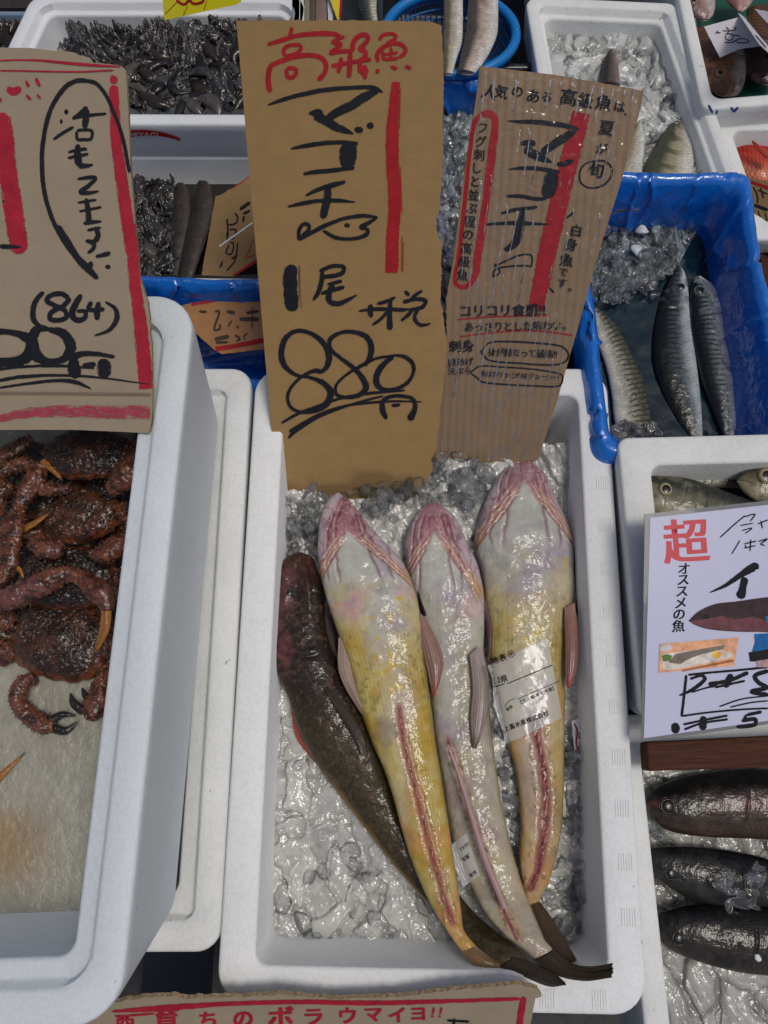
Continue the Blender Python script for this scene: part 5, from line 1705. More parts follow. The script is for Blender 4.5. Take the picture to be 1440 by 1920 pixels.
MAT_WOOD = mat('dark_wood', lin(70, 42, 30), 0.7, spec=0.15, vary=(30, 0.6, (1, 14, 14)), bump=[('noise', 40, 0.3, 0.002)])
a, b, c_, d = P(1213, 1392, 0.012), P(1560, 1374, 0.012), P(1560, 1436, 0.012), P(1216, 1446, 0.012)
V = [a, b, c_, d] + [q - np.array([0, 0, 0.022]) for q in (a, b, c_, d)]
wb = build('wooden_board', V, [(0, 1, 2, 3), (7, 6, 5, 4), (0, 4, 5, 1), (1, 5, 6, 2), (2, 6, 7, 3), (3, 7, 4, 0)], MAT_WOOD, None, smooth=False)
tag(wb, 'dark brown wooden board at the foot of the laminated poster', 'board')
bv = wb.modifiers.new('b', 'BEVEL'); bv.width = 0.002; bv.segments = 2


def side_fish(name, label, st, z, eyes, back=-1, dark=(26, 26, 24), mid=(60, 56, 48), belly=(120, 118, 112), seed=1, tail=None, fins=(), hup=0.5, group=None,
              n=240, m=90, spots=None, gill=None, iris=(120, 120, 96), eye_r=0.006, pupil=0.5, shift=0.0, scale=0.8, dim=1.0, mt=None, stripes=0.0, red=0.0, hdn=0.4):
    st = np.asarray(st, float)
    root = empty(name, P(st[:, [0, 2]].mean(), st[:, [1, 3]].mean(), z - 0.012), label, 'fish', group)
    f = Fish(st, z, hup, hdn, n=n, m=m, power=0.95)
    p = f.p.copy()
    n1, n2, n3 = fbm(p * 60, 4, seed), fbm(p * 190, 3, seed + 1), fbm(p * 500, 2, seed + 2)
    s_ = f.S * back - shift
    c = mixc(lin(*belly), lin(*mid), ss(-0.7, 0.0, s_ + 0.25 * (n1 - .5)))
    c = mixc(c, lin(*dark), ss(-0.05, 0.5, s_ + 0.25 * (n1 - .5)))
    if spots:
        f1, _, _ = worley(p * spots[1], seed)
        c = mixc(c, lin(*spots[0]), ss(0.34, 0.22, f1) * ss(-0.6, -0.1, s_) * 0.8)
    if stripes:
        w = ss(0.1, 0.7, np.sin(f.len * stripes + 6 * (n1 - .5) + 2 * s_))
        c = mixc(c, lin(*dark) * (0.35 if stripes > 500 else 1), w * ss(-0.35, 0.1, s_) * (0.9 if stripes > 500 else 0.8))
    if red:
        c = mixc(c, lin(130, 62, 64), blotch(p, 30, 0.45, 0.62, seed + 9) * red * ss(0.5, -0.2, np.abs(s_)))
    wv_ = f.wid[:, None] / 0.0021
    ph_ = np.arcsin(np.clip(f.S, -1, 1)) * wv_ * 0.9 + n1 * 2
    ln_ = f.len / 0.0024 * np.pi + n1 * 2
    sc_ = np.clip(np.abs(np.sin(ln_ * .5 + ph_ * .5) * np.sin(ln_ * .5 - ph_ * .5)), 0, 1) ** 0.6
    body_ = ss((gill or 0.1) - 0.02, (gill or 0.1) + 0.04, f.T)
    c = c * (0.85 + body_ * scale * (sc_ - 0.45) + 0.5 * (n2 - .5))[..., None]
    c = mixc(c, c * 2.0, ss(0.60, 0.7, n3) * 0.3)  # small bright flecks painted into the skin colour as sparkle
    if gill:
        c = mixc(c, lin(*mid) * 1.25, blotch(p, 90, 0.5, 0.64, seed + 17) * (1 - body_) * 0.6)
        for gk in (0.62, 0.8):
            g2 = np.exp(-((f.T - gill * gk - 0.05 * (1 - f.S ** 2)) / 0.004) ** 2) * ss(0.75, 0.3, np.abs(f.S + back * 0.3)) * ss(0.35, 0.5, n2)
            c = mixc(c, lin(10, 9, 9), g2 * 0.5)
    dj = (n1 - .5) * 0.002 + (n2 - .5) * 0.0006
    if gill:
        gy = np.exp(-((f.T - gill - 0.035 * (1 - f.S ** 2)) / 0.006) ** 2)
        gy = gy * ss(0.9, 0.4, np.abs(f.S)) * ss(0.25, 0.5, n1)
        dj = dj - gy * 0.0012 + np.exp(-((f.T - gill + 0.02 - 0.035 * (1 - f.S ** 2)) / 0.02) ** 2) * 0.0005
        c = mixc(c, lin(12, 10, 10), gy * 0.6)
        c = mixc(c, c * 1.5, blotch(p, 120, 0.5, 0.6, seed + 31) * ss(gill + .02, gill - .02, f.T) * 0.6)
        mo = np.exp(-((s_ + 0.25 + 0.3 * f.T / gill) / 0.05) ** 2) * ss(gill * 0.45, gill * 0.2, f.T)
        c = mixc(c, lin(16, 12, 12), mo * 0.8)
        dj = dj - mo * 0.001
    f.disp(dj)
    f.mesh('body', c * dim, mt or MAT_FISH, root)
    for ex, ey in eyes:
        q_ = f.surf(ex, ey)
        eyeball(ex, ey, q_[2] - 0.0016, eye_r, root, iris=iris, pupil=pupil, ring_=tuple(int(x * 0.8) for x in mid))
    if tail:
        fin('tail_fin', tail[0], tail[1], z, MAT_FIN, root, rays=9, col0=tail[2], col1=tail[3], seed=seed, arch=0.002)
    for i, fn in enumerate(fins):
        fin(fn[0], fn[1], fn[2], z + fn[3], MAT_FIN, root, rays=7, col0=fn[4], col1=fn[5], seed=seed + i, arch=0.002)
    return root, f


# small silver fish behind the poster
G1 = 'silver fish in the box behind the poster'
side_fish('silver_fish', 'silver fish with a large round eye at the left, above the poster', [(1203, 898, 1203, 906), (1212, 893, 1210, 940), (1240, 893, 1228, 962), (1290, 898, 1275, 985), (1340, 915, 1330, 990), (1400, 935, 1395, 985), (1470, 950, 1470, 985)],
          -0.012, [(1248, 918)], back=-1, dark=(44, 48, 44), mid=(96, 94, 76), belly=(150, 146, 128), seed=5, group=G1, scale=0.35, gill=0.42, iris=(168, 160, 128), eye_r=0.0085, pupil=0.55)
side_fish('silver_fish', 'silver fish cut off by the right edge, its big eye next to the poster top', [(1382, 898, 1382, 904), (1398, 876, 1392, 920), (1430, 866, 1420, 940), (1480, 866, 1475, 950), (1560, 880, 1560, 940)],
          -0.004, [(1436, 893)], back=-1, dark=(40, 42, 36), mid=(90, 86, 64), belly=(140, 132, 110), seed=6, group=G1, scale=0.35, gill=0.45, iris=(150, 140, 110), eye_r=0.0105, pupil=0.5)
side_fish('silver_fish', 'grey fish lying along the back wall behind the other silver fish', [(1215, 892, 1215, 898), (1250, 884, 1250, 908), (1300, 880, 1300, 912), (1380, 884, 1380, 915), (1460, 895, 1460, 915)],
          -0.030, [], back=-1, dark=(60, 62, 54), mid=(84, 82, 66), belly=(110, 106, 92), seed=7, group=G1, scale=0.35)
gb = build('foam_tray_floor', P(np.array([1190, 1500, 1500, 1190]), np.array([845, 845, 1200, 1200]), np.full(4, -0.05)), [(3, 2, 1, 0)], mat('dull_meltwater', lin(40, 40, 36), 0.2), None)
gb.name = 'meltwater'
tag(gb, 'dark meltwater under the silver fish behind the poster', 'water', kind='stuff')

# black fish lower right
G2 = 'black fish in the lower right box'
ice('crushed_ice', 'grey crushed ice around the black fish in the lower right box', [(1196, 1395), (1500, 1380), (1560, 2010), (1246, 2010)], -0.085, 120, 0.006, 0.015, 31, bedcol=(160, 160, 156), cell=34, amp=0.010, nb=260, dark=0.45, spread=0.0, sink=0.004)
side_fish('black_fish', 'black fish with a bright white glint in its eye, just under the wooden board', [(1212, 1500, 1212, 1505), (1222, 1482, 1222, 1530), (1262, 1462, 1250, 1556), (1320, 1448, 1310, 1568), (1400, 1440, 1395, 1572), (1480, 1440, 1480, 1575), (1600, 1450, 1600, 1560)],
          -0.062, [(1252, 1512)], back=-1, dark=(10, 9, 8), mid=(28, 23, 19), belly=(62, 49, 40), seed=41, group=G2, gill=0.42, iris=(48, 46, 38), eye_r=0.0085, pupil=0.70, red=0.35)
side_fish('black_fish', 'black fish in the middle of the three, partly under loose ice lumps', [(1212, 1602, 1212, 1606), (1220, 1592, 1222, 1635), (1262, 1586, 1262, 1668), (1320, 1588, 1315, 1694), (1400, 1600, 1390, 1700), (1480, 1620, 1480, 1700), (1600, 1640, 1600, 1700)],
          -0.062, [(1258, 1638)], back=-1, dark=(11, 11, 12), mid=(26, 26, 25), belly=(46, 45, 42), seed=43, group=G2, gill=0.42, iris=(30, 33, 34), eye_r=0.0068, pupil=0.70)
side_fish('black_fish', 'lowest black fish with a white fleck on its flank', [(1228, 1722, 1228, 1728), (1240, 1710, 1240, 1766), (1290, 1698, 1280, 1792), (1350, 1696, 1340, 1812), (1420, 1700, 1410, 1826), (1500, 1705, 1500, 1828), (1620, 1720, 1620, 1810)],
          -0.058, [(1272, 1760)], back=-1, dark=(10, 9, 8), mid=(24, 21, 18), belly=(50, 45, 40), seed=45, group=G2, gill=0.42, iris=(36, 38, 38), eye_r=0.0072, pupil=0.70)
lumps('loose clear ice lumps lying on the middle black fish', [(1350, 1650), (1440, 1615), (1470, 1700), (1400, 1705), (1340, 1695)], 26, 0.005, 0.011, 51, 0.006, lambda X, Y: -0.036 + 0 * np.asarray(X))
lumps('loose clear ice lumps around the mouth of the upper black fish', [(1200, 1530), (1250, 1545), (1262, 1580), (1215, 1590)], 10, 0.006, 0.012, 52, 0.006, lambda X, Y: -0.07 + 0 * np.asarray(X))
V, Fc = chunk(np.random.RandomState(5), 0.006, True)
o = build('styrofoam_crumb', V + P(1419, 1795, -0.018), Fc, mat('crumb', (0.75, 0.75, 0.75), 0.8), None)
tag(o, 'small white foam crumb on the flank of the lowest black fish', 'crumb')

# ================================================================== BLUE LINED BOXES
MAT_BLUE = mat('blue_plastic_film', (0.002, 0.135, 0.56), 0.25, coat=1.0, coat_rough=0.05, bump=[('noise', 14, 0.5, 0.014), ('noise', 45, 0.5, 0.005)], vary=(8, 0.2, (1, 1, 1)))


def blue_box(name, label, cpx, z, depth, seed, rw=0.015, amp=0.005, over=0.03, m=None):
    q = np.array([P(x, y, z) for x, y in cpx])
    prof = [(-0.006, z - over), (-0.004, z - 0.012), (0.0, z - 0.002), (rw * 0.3, z + 0.003), (rw * 0.7, z + 0.002), (rw, z - 0.004), (rw + 0.006, z - 0.03), (rw + 0.014, z - depth)]
    pr = spline([(a_, b_) for a_, b_ in prof], 46)
    R = [ring(q, d_, 0.02, z_, na=10, ns=70) for d_, z_ in pr]
    V = np.stack(R)
    n, mm = V.shape[:2]
    cen = V[..., :2].mean((0, 1))
    nz = fbm(V * np.array([16, 16, 8]), 3, seed) - .5
    wr = np.abs(fbm(V * np.array([26, 26, 6]), 2, seed + 3) - .5)
    dirv = V[..., :2] - cen
    dirv /= np.linalg.norm(dirv, axis=-1)[..., None]
    dd = amp * 1.6 * nz - amp * 1.5 * np.exp(-(wr / 0.015) ** 2)
    V[..., :2] += dirv * dd[..., None]
    V[..., 2] += dd * 0.7
    o = build(name, V, [tuple(f) for f in gridf(n, mm, True)] + [tuple(range((n - 1) * mm, n * mm))], m or MAT_BLUE, None)
    tag(o, label, 'box', 'boxes lined with blue film')
    return o, q


blue_box('lined_box', 'box lined with glossy blue film holding mackerel in icy water', [(1062, 322), (1404, 318), (1500, 850), (1122, 858)], 0.012, 0.12, 3)
blue_box('lined_box', 'box lined with blue film seen in the gap between the two standing signs', [(770, 136), (1020, 146), (1070, 640), (790, 640)], -0.02, 0.12, 9)
blue_box('lined_box', 'blue film lined box behind the crab box, holding an orange price board', [(110, 514), (560, 524), (600, 740), (60, 700)], -0.030, 0.10, 14)
# water with ice in the mackerel box
n_ = 160
X, Y = np.meshgrid(np.linspace(1075, 1450, n_), np.linspace(400, 850, n_), indexing='ij')
p = P(X, Y, -0.068 + 0 * X)
p[..., 2] += 0.0018 * (fbm(p * 60, 3, 4) - .5)
w_ = build('water', p, gridf(n_, n_), mat('dark_teal_water', lin(5, 30, 40), 0.04, coat=0.3, bump=[('noise', 90, 0.25, 0.002)], vary=(12, 0.5, (1, 1, 1))), None)
tag(w_, 'dark teal ice water around the mackerel', 'water', kind='stuff')
G3 = 'mackerel in the blue lined box'
MK = dict(dark=(20, 26, 30), mid=(118, 126, 130), belly=(208, 210, 210), spots=((16, 20, 24), 240), hup=0.5, group=G3, scale=0.2, stripes=950)
side_fish('mackerel', 'dark mackerel at the middle of the blue lined box, head up', [(1266, 494, 1272, 494), (1256, 512, 1284, 512), (1240, 545, 1290, 545), (1228, 590, 1294, 590), (1220, 640, 1300, 640), (1222, 690, 1306, 690), (1240, 740, 1312, 740), (1268, 790, 1316, 790), (1290, 822, 1318, 822), (1306, 850, 1322, 850)],
          -0.070, [(1276, 538)], back=-1, seed=61, gill=0.22, iris=(40, 44, 46), eye_r=0.006, **{**MK, 'belly': (166, 174, 178), 'mid': (58, 68, 74), 'dark': (12, 15, 18)})
side_fish('mackerel', 'bright bellied mackerel along the right side of the blue lined box', [(1302, 520, 1314, 518), (1296, 540, 1336, 535), (1294, 575, 1358, 575), (1296, 620, 1372, 620), (1306, 670, 1384, 670), (1318, 720, 1390, 720), (1336, 770, 1386, 770), (1350, 805, 1380, 805), (1360, 830, 1374, 830)],
          -0.064, [(1312, 545)], back=-1, seed=63, shift=0.15, gill=0.22, iris=(60, 54, 56), eye_r=0.007, **MK)
side_fish('mackerel', 'mackerel tail end at the left side, its pale belly out of the water', [(1108, 580, 1116, 575), (1112, 600, 1138, 592), (1120, 640, 1166, 630), (1136, 690, 1190, 680), (1146, 740, 1208, 725), (1150, 780, 1218, 775), (1160, 830, 1222, 830), (1175, 860, 1215, 860)],
          -0.064, [], back=1, seed=65, **{**MK, 'dark': (84, 84, 70), 'mid': (140, 138, 122), 'belly': (186, 182, 168)})
lumps('clear ice lumps floating at the head end of the mackerel box', [(1120, 425), (1235, 405), (1262, 470), (1225, 560), (1110, 560)], 190, 0.005, 0.015, 71, 0.010, lambda X, Y: -0.064 + 0 * np.asarray(X))
lumps('ice lumps at the foot of the left mackerel', [(1148, 790), (1235, 780), (1240, 835), (1150, 835)], 26, 0.006, 0.014, 72, 0.008, lambda X, Y: -0.056 + 0 * np.asarray(X))
MAT_WHITEICE = mat('white_ice', (0.62, 0.66, 0.7), 0.25, coat=0.6)
ice('crushed_ice', 'pale slushy ice at the back and left of the mackerel box', [(1085, 395), (1330, 390), (1258, 520), (1105, 575)], -0.070, 60, 0.005, 0.014, 73, bedcol=(120, 132, 138), bedmat=MAT_ICEPALE, cell=55, amp=0.012, nb=150, dark=0.55, spread=0.012)
for i, (x, y, s_) in enumerate(((1202, 430, 0.012), (1196, 468, 0.015))):
    V, Fc = chunk(np.random.RandomState(80 + i), s_, True)
    o = build('ice_cube', V * np.array([1, 1, .6]) + P(x, y, -0.050), Fc, MAT_WHITEICE, None, sharp=25)
    tag(o, ('smaller frosted ice piece, the upper one of the two in the mackerel box', 'larger frosted ice piece, the lower one of the two in the mackerel box')[i], 'ice piece', 'frosted ice pieces')
ice('crushed_ice', 'clear ice seen between the two standing cardboard signs', [(790, 215), (960, 215), (985, 640), (795, 640)], -0.065, 150, 0.007, 0.016, 77, bedcol=(128, 134, 136), cell=55, amp=0.01, nb=160, dark=0.6, spread=0.012)

# ================================================================== TOP RIGHT
def py_for(y, z):
    lo, hi = -400.0, 1900.0
    for _ in range(60):
        md = (lo + hi) / 2
        if P(720, md, z)[1] > y:
            lo = md
        else:
            hi = md
    return lo


yB = float(P(1200, 320, 0.012)[1])
pb = py_for(yB - 0.013, -0.006)
box5, _ = styro_box('foam_box', 'foam box full of clear ice with yellowtail fish, upper right', [(984, -8), (1268, 5), (1268 + 140 * (pb - 5) / 385, pb), (984 + 66 * (pb + 8) / 398, pb)], -0.006, 0.13, rw=0.024, rad=0.016, step=True, m=MAT_STYRO2)
ice('crushed_ice', 'pale crushed ice heaped in the upper right foam box', [(1010, 22), (1248, 22), (1348, 335), (1052, 335)], -0.045, 170, 0.007, 0.018, 81, bedcol=(176, 178, 176), cell=34, amp=0.012, nb=220, dark=0.35, spread=0.006, sink=0.003)
G5 = 'small fish in the upper right ice box'
side_fish('young_yellowtail', 'silver fish with a forked olive tail pointing up, right part of the ice box', [(1276, 206, 1283, 207), (1266, 222, 1288, 224), (1246, 245, 1294, 250), (1228, 275, 1300, 278), (1212, 305, 1300, 312), (1196, 345, 1296, 350), (1190, 400, 1300, 400)],
          -0.040, [], back=-1, dark=(70, 72, 54), mid=(150, 142, 116), belly=(196, 192, 184), seed=91, group=G5, scale=0.25, stripes=260,
          tail=([(1276, 212), (1268, 196), (1256, 186)], [(1284, 212), (1284, 180), (1285, 154)], (128, 122, 64), (84, 80, 46)))
side_fish('young_yellowtail', 'pale fish half hidden behind the plastic wrapped sign', [(1198, 226, 1202, 226), (1190, 245, 1206, 245), (1176, 280, 1208, 280), (1164, 310, 1204, 312), (1150, 345, 1204, 345), (1150, 400, 1204, 400)],
          -0.034, [], back=-1, dark=(150, 140, 116), mid=(176, 172, 160), belly=(196, 194, 188), seed=92, group=G5, scale=0.25)
side_fish('young_yellowtail', 'pale fish lying against the right wall of the ice box', [(1288, 215, 1296, 215), (1284, 240, 1306, 240), (1290, 280, 1322, 280), (1296, 320, 1334, 320), (1296, 350, 1344, 350), (1290, 400, 1350, 400)],
          -0.060, [], back=-1, dark=(150, 146, 126), mid=(180, 176, 162), belly=(196, 194, 184), seed=93, group=G5, scale=0.25)
side_fish('young_yellowtail', 'dark fish tail end sticking out of the ice above the wrapped sign', [(1144, 92, 1150, 92), (1136, 105, 1156, 105), (1130, 130, 1160, 130), (1125, 160, 1162, 160)],
          -0.030, [], back=-1, dark=(50, 44, 42), mid=(88, 76, 72), belly=(120, 108, 102), seed=94, group=G5, scale=0.25)
box6, _ = styro_box('foam_box', 'foam box with brown fish and paper price tags in the top right corner', [(1240, -150), (1640, -170), (1680, 176), (1318, 206)], 0.004, 0.14, rw=0.016, rad=0.012, m=MAT_STYRO2)
box7, _ = styro_box('foam_box', 'foam box with red fish at the right edge', [(1322, 214), (1700, 208), (1800, 440), (1404, 450)], -0.03, 0.12, rw=0.026, rad=0.01, m=MAT_STYRO2)
# blue scrawl on the outer wall of the top right box
w0, w1 = P(1330, 206, 0.004), P(1440, 192, 0.004)
a_, b_ = P(1318, 206, .004), P(1680, 176, .004)
PLW = Plane((1330, 206, -0.002), (1440, 196, -0.002), (1345, 212, -0.05))
n_w = np.cross(b_ - a_, np.array([0, 0.014, -0.14])); n_w /= np.linalg.norm(n_w)
if n_w @ (CAM - a_) < 0:
    n_w = -n_w
PLW.o, PLW.n = a_ + n_w * 0.0008, n_w
PLW.u = (b_ - a_) / np.linalg.norm(b_ - a_); PLW.v = np.cross(PLW.n, PLW.u)
strokes(PLW, [[5, (1328, 196), (1336, 212)], [4, (1346, 206), (1342, 214)], [5, (1370, 200), (1376, 208), (1384, 200)]], 'blue_lettering', mat('blue_marker', lin(30, 66, 140), 0.6), box6)
gm = build('green_sheet', P(np.array([1290, 1500, 1500, 1335]), np.array([-40, -40, 190, 190]), np.full(4, -0.055)), [(3, 2, 1, 0)], mat('green_plastic', lin(20, 74, 60), 0.35), None)
tag(gm, 'green plastic sheet lining the box of brown fish', 'sheet')
G6 = 'brown fish in the top right box'
B6 = dict(dark=(84, 58, 42), mid=(112, 78, 60), belly=(168, 156, 150), group=G6)
side_fish('brown_fish', 'brown fish with its head down and eye showing, below the paper price tag', [(1300, 60, 1375, 55), (1302, 90, 1388, 80), (1308, 115, 1396, 108), (1315, 140, 1398, 138), (1328, 160, 1394, 160), (1345, 176, 1385, 176), (1358, 180, 1372, 180)][::-1],
          -0.034, [(1349, 139)], back=-1, seed=101, gill=0.5, iris=(150, 120, 90), eye_r=0.0078, pupil=0.45, **B6)
side_fish('brown_fish', 'dark brown fish partly under the tags at the right edge', [(1385, 90, 1460, 88), (1392, 115, 1462, 110), (1400, 138, 1462, 135), (1416, 152, 1460, 150), (1430, 158, 1455, 156)][::-1],
          -0.036, [(1436, 108)], back=-1, seed=102, gill=0.6, iris=(90, 76, 70), eye_r=0.006, **{**B6, 'dark': (56, 40, 36), 'mid': (86, 66, 64), 'belly': (120, 96, 100)})
side_fish('brown_fish', 'greyish pink fish head at the top edge, beside the ice box corner', [(1262, -20, 1338, -20), (1268, 0, 1340, 0), (1282, 20, 1340, 16), (1302, 32, 1336, 30), (1315, 38, 1328, 37)][::-1],
          -0.026, [(1300, 3)], back=-1, seed=103, gill=0.6, iris=(120, 96, 84), eye_r=0.006, red=0.4, **{**B6, 'dark': (96, 78, 74), 'mid': (134, 110, 108)})
side_fish('brown_fish', 'pink and white fish head at the top edge, above the paper tag', [(1356, -20, 1418, -20), (1362, 0, 1412, 0), (1374, 14, 1404, 12), (1384, 22, 1392, 22)][::-1],
          -0.026, [], back=-1, seed=104, gill=0.6, red=0.8, **{**B6, 'dark': (120, 78, 74), 'mid': (150, 112, 108)})
side_fish('brown_fish', 'brown fish under the paper tags near the top right corner', [(1400, 20, 1500, 40), (1405, 60, 1500, 80), (1340, 30, 1390, 34), (1330, 50, 1360, 60)][:2] + [(1408, 95, 1490, 100)],
          -0.040, [], back=-1, seed=105, **B6)
PLT = Plane((1320, 50, 0.0), (1425, 88, 0.0), (1348, 108, -0.012))
MAT_TAG = mat('wet_paper', lin(196, 194, 200), 0.5, bump=[('noise', 30, 0.4, 0.004)])
tg1 = board(PLT, [(1320, 50), (1390, 31), (1428, 86), (1385, 92), (1350, 108)], 0.0006, 'price_tag', MAT_TAG, 'curled white paper price tag with upside down figures, on the brown fish', 'tag', amp=0.3)
o6, k6 = (1250, 0), 190 / 1440
strokes(PLT, [[14, (850, 380), (860, 410), (895, 418)], [14, (790, 440), (880, 440), (960, 430), (990, 405), (950, 390)], [14, (905, 425), (855, 480)], [12, (680, 470), (770, 465)], [12, (710, 435), (745, 480)],
              [14, (830, 480), (930, 490), (935, 560), (860, 570), (830, 520), (850, 490)], [14, (930, 495), (1050, 520)], [14, (820, 605), (940, 600), (1010, 560), (1120, 555), (1165, 590), (1120, 610), (1000, 605), (990, 580)], [10, (940, 600), (935, 618)]],
        'lettering', MAT_INK, tg1, o6, k6)
PLT2 = Plane((1390, 31, 0.004), (1440, 88, -0.004), (1384, 25, 0.012))
tg2 = board(PLT2, [(1384, 24), (1402, 36), (1460, 80), (1465, 120), (1425, 84)], 0.0006, 'price_tag', MAT_TAG, 'second paper tag folded steeply, just right of the figures', 'tag', amp=0.3)
strokes(PLT2, [[2, (1408, 46), (1430, 70)], [2, (1418, 58), (1440, 84)], [2, (1416, 66), (1436, 90)]], 'lettering', MAT_INK, tg2)
PLT3 = Plane((1415, 17, 0.0), (1440, 25, 0.0), (1440, 45, -0.01))
board(PLT3, [(1415, 17), (1470, 28), (1470, 60), (1440, 44)], 0.0006, 'price_tag', MAT_TAG, 'corner of a blank paper tag at the top right edge', 'tag', amp=0.3)
# red fish
G7 = 'red fish in the right edge box'
side_fish('red_fish', 'bright red fish lying across the box at the right edge', [(1368, 300, 1374, 296), (1380, 275, 1400, 330), (1400, 268, 1430, 345), (1440, 275, 1450, 340), (1500, 290, 1500, 335)], -0.062, [], back=-1,
          dark=(150, 34, 20), mid=(168, 58, 40), belly=(190, 110, 84), seed=111, group=G7, hup=0.45,
          fins=(('dorsal_fin', [(1410, 266), (1430, 290), (1450, 300)], [(1411, 263), (1434, 280), (1456, 290)], 0.03, (180, 70, 50), (130, 30, 20)),))
PLR = Plane((1398, 332, -0.006), (1440, 348, -0.006), (1412, 440, -0.045))
s6 = board(PLR, [(1398, 330), (1500, 358), (1520, 500), (1432, 470), (1408, 360)], 0.003, 'price_sign', [MAT_CARD, MAT_CARDEDGE], 'brown cardboard sign with black and red strokes at the right edge, below the red fish', 'sign', 'handwritten cardboard price signs', amp=0.6)
strokes(PLR, [[6, (1404, 340), (1470, 362)], [8, (1424, 438), (1500, 462)]], 'red_border', MAT_RED, s6)
strokes(PLR, [[2.5, (1412, 350), (1420, 366), (1421, 382)], [2.5, (1420, 356), (1440, 364)], [2.5, (1426, 352), (1432, 372)], [6, (1414, 384), (1440, 394)], [6, (1424, 418), (1445, 428)], [2, (1421, 394), (1430, 420)], [2, (1434, 398), (1440, 420)]], 'black_lettering', MAT_INK, s6)
a, b, c_, d = P(1424, 462, -0.06), P(1520, 470, -0.06), P(1560, 800, -0.06), P(1470, 800, -0.06)
V = [a, b, c_, d] + [q - np.array([0, 0, 0.02]) for q in (a, b, c_, d)]
o = build('wooden_board', V, [(0, 1, 2, 3), (7, 6, 5, 4), (0, 4, 5, 1), (1, 5, 6, 2), (2, 6, 7, 3), (3, 7, 4, 0)], MAT_WOOD, None, smooth=False)
tag(o, 'brown wooden board edge right of the blue lined mackerel box', 'board')

# ================================================================== TOP CENTRE: basket
MAT_BASKET = mat('blue_basket_plastic', (0.006, 0.17, 0.50), 0.35, vary=(30, 0.1, (1, 1, 1)))
ZB = -0.01
bk = empty('basket', P(848, 58, ZB - 0.05), 'round blue plastic basket with two fish behind the signs', 'basket')
th = np.linspace(0, 2 * np.pi, 97)[:-1]
ex, ey, er = 848, 58, None
cen = P(845, 62, ZB)
R0 = 122 * PXS(ZB, 62)
p, nrm, Fc = tube(np.array([cen + np.array([math.cos(a) * R0, math.sin(a) * R0 * 0.80, 0]) for a in np.linspace(0, 2 * np.pi, 60)]), [0.0065] * 60, n=200, m=14)
build('rim', p, Fc, MAT_BASKET, bk)
BM = Mesh()
nr = 64
for i in range(nr):
    a = 2 * np.pi * i / nr
    pts = [cen + np.array([math.cos(a) * R0 * k_, math.sin(a) * R0 * .8 * k_, -dz]) for k_, dz in ((1.0, 0), (0.93, 0.03), (0.82, 0.055), (0.5, 0.062), (0.1, 0.062))]
    p, _, Fc = tube(np.array(pts), [0.0011] * 5, n=16, m=6)
    BM.add(p, Fc)
for k_, dz in ((0.975, 0.01), (0.95, 0.02), (0.92, 0.033), (0.88, 0.045), (0.82, 0.055), (0.72, 0.06), (0.6, 0.062), (0.48, 0.062), (0.36, 0.062), (.24, .062)):
    p, _, Fc = tube(np.array([cen + np.array([math.cos(a) * R0 * k_, math.sin(a) * R0 * .8 * k_, -dz]) for a in np.linspace(0, 2 * np.pi, 49)]), [0.0013] * 49, n=100, m=6)
    BM.add(p, Fc)
BM.build('mesh_bowl', MAT_BASKET, bk)
G8 = 'fish in the blue basket'
side_fish('basket_fish', 'striped silver fish on the left in the blue basket', [(838, -30, 870, -30), (832, 0, 868, 0), (832, 40, 868, 40), (830, 80, 866, 80), (830, 110, 856, 112), (832, 140, 848, 140)], 0.0, [], back=-1,
          dark=(96, 88, 70), mid=(170, 162, 140), belly=(200, 198, 190), seed=121, group=G8, scale=0.2)
side_fish('basket_fish', 'pink blotched pale fish on the right in the blue basket', [(880, -30, 934, -30), (878, 0, 934, 0), (876, 30, 934, 35), (874, 60, 932, 65), (868, 90, 920, 95), (862, 115, 905, 120), (858, 135, 890, 138)], 0.004, [], back=-1,
          dark=(74, 68, 62), mid=(172, 156, 142), belly=(196, 190, 182), seed=122, group=G8, red=0.8, scale=0.2)
# dark tray around the basket and things left of it
tr, _ = styro_box('foam_box', 'dark wet box around the blue basket', [(705, -80), (985, -70), (1016, 128), (705, 128)], -0.03, 0.10, rw=0.010, rad=0.01, m=mat('dark_tray', lin(34, 38, 42), 0.3, coat=.5), floor=-0.1)
for i, (x0, x1, cc) in enumerate(((548, 556, (130, 134, 136)), (556, 562, (110, 92, 80)), (563, 570, (186, 186, 180)), (571, 581, (116, 112, 96)), (582, 592, (84, 66, 58)), (593, 604, (112, 92, 84)), (604, 613, (120, 104, 96)))):
    a, b, c_, d = P(x0, -40, 0.0), P(x1, -40, 0.0), P(x1 - 1, 60, 0.0), P(x0 - 1, 60, 0.0)
    V = [a, b, c_, d] + [q - np.array([0, 0, 0.02]) for q in (a, b, c_, d)]
    o = build('timber_strip', V, [(0, 1, 2, 3), (7, 6, 5, 4), (0, 4, 5, 1), (1, 5, 6, 2), (2, 6, 7, 3), (3, 7, 4, 0)], mat('slat%d' % i, lin(*cc), 0.6, vary=(30, 0.3, (10, 1, 1))), None, smooth=False)
    tag(o, ('grey slat, leftmost of the thin slats above the tall sign', 'thin brown slat just left of the white slat', 'white slat among the brown slats above the tall sign', 'olive grey slat just right of the white slat',
            'dark red brown slat fourth from the right end', 'mid brown slat beside the rightmost slat', 'pale brown slat, rightmost of the thin slats')[i], 'slat', 'slats standing above the tall sign')
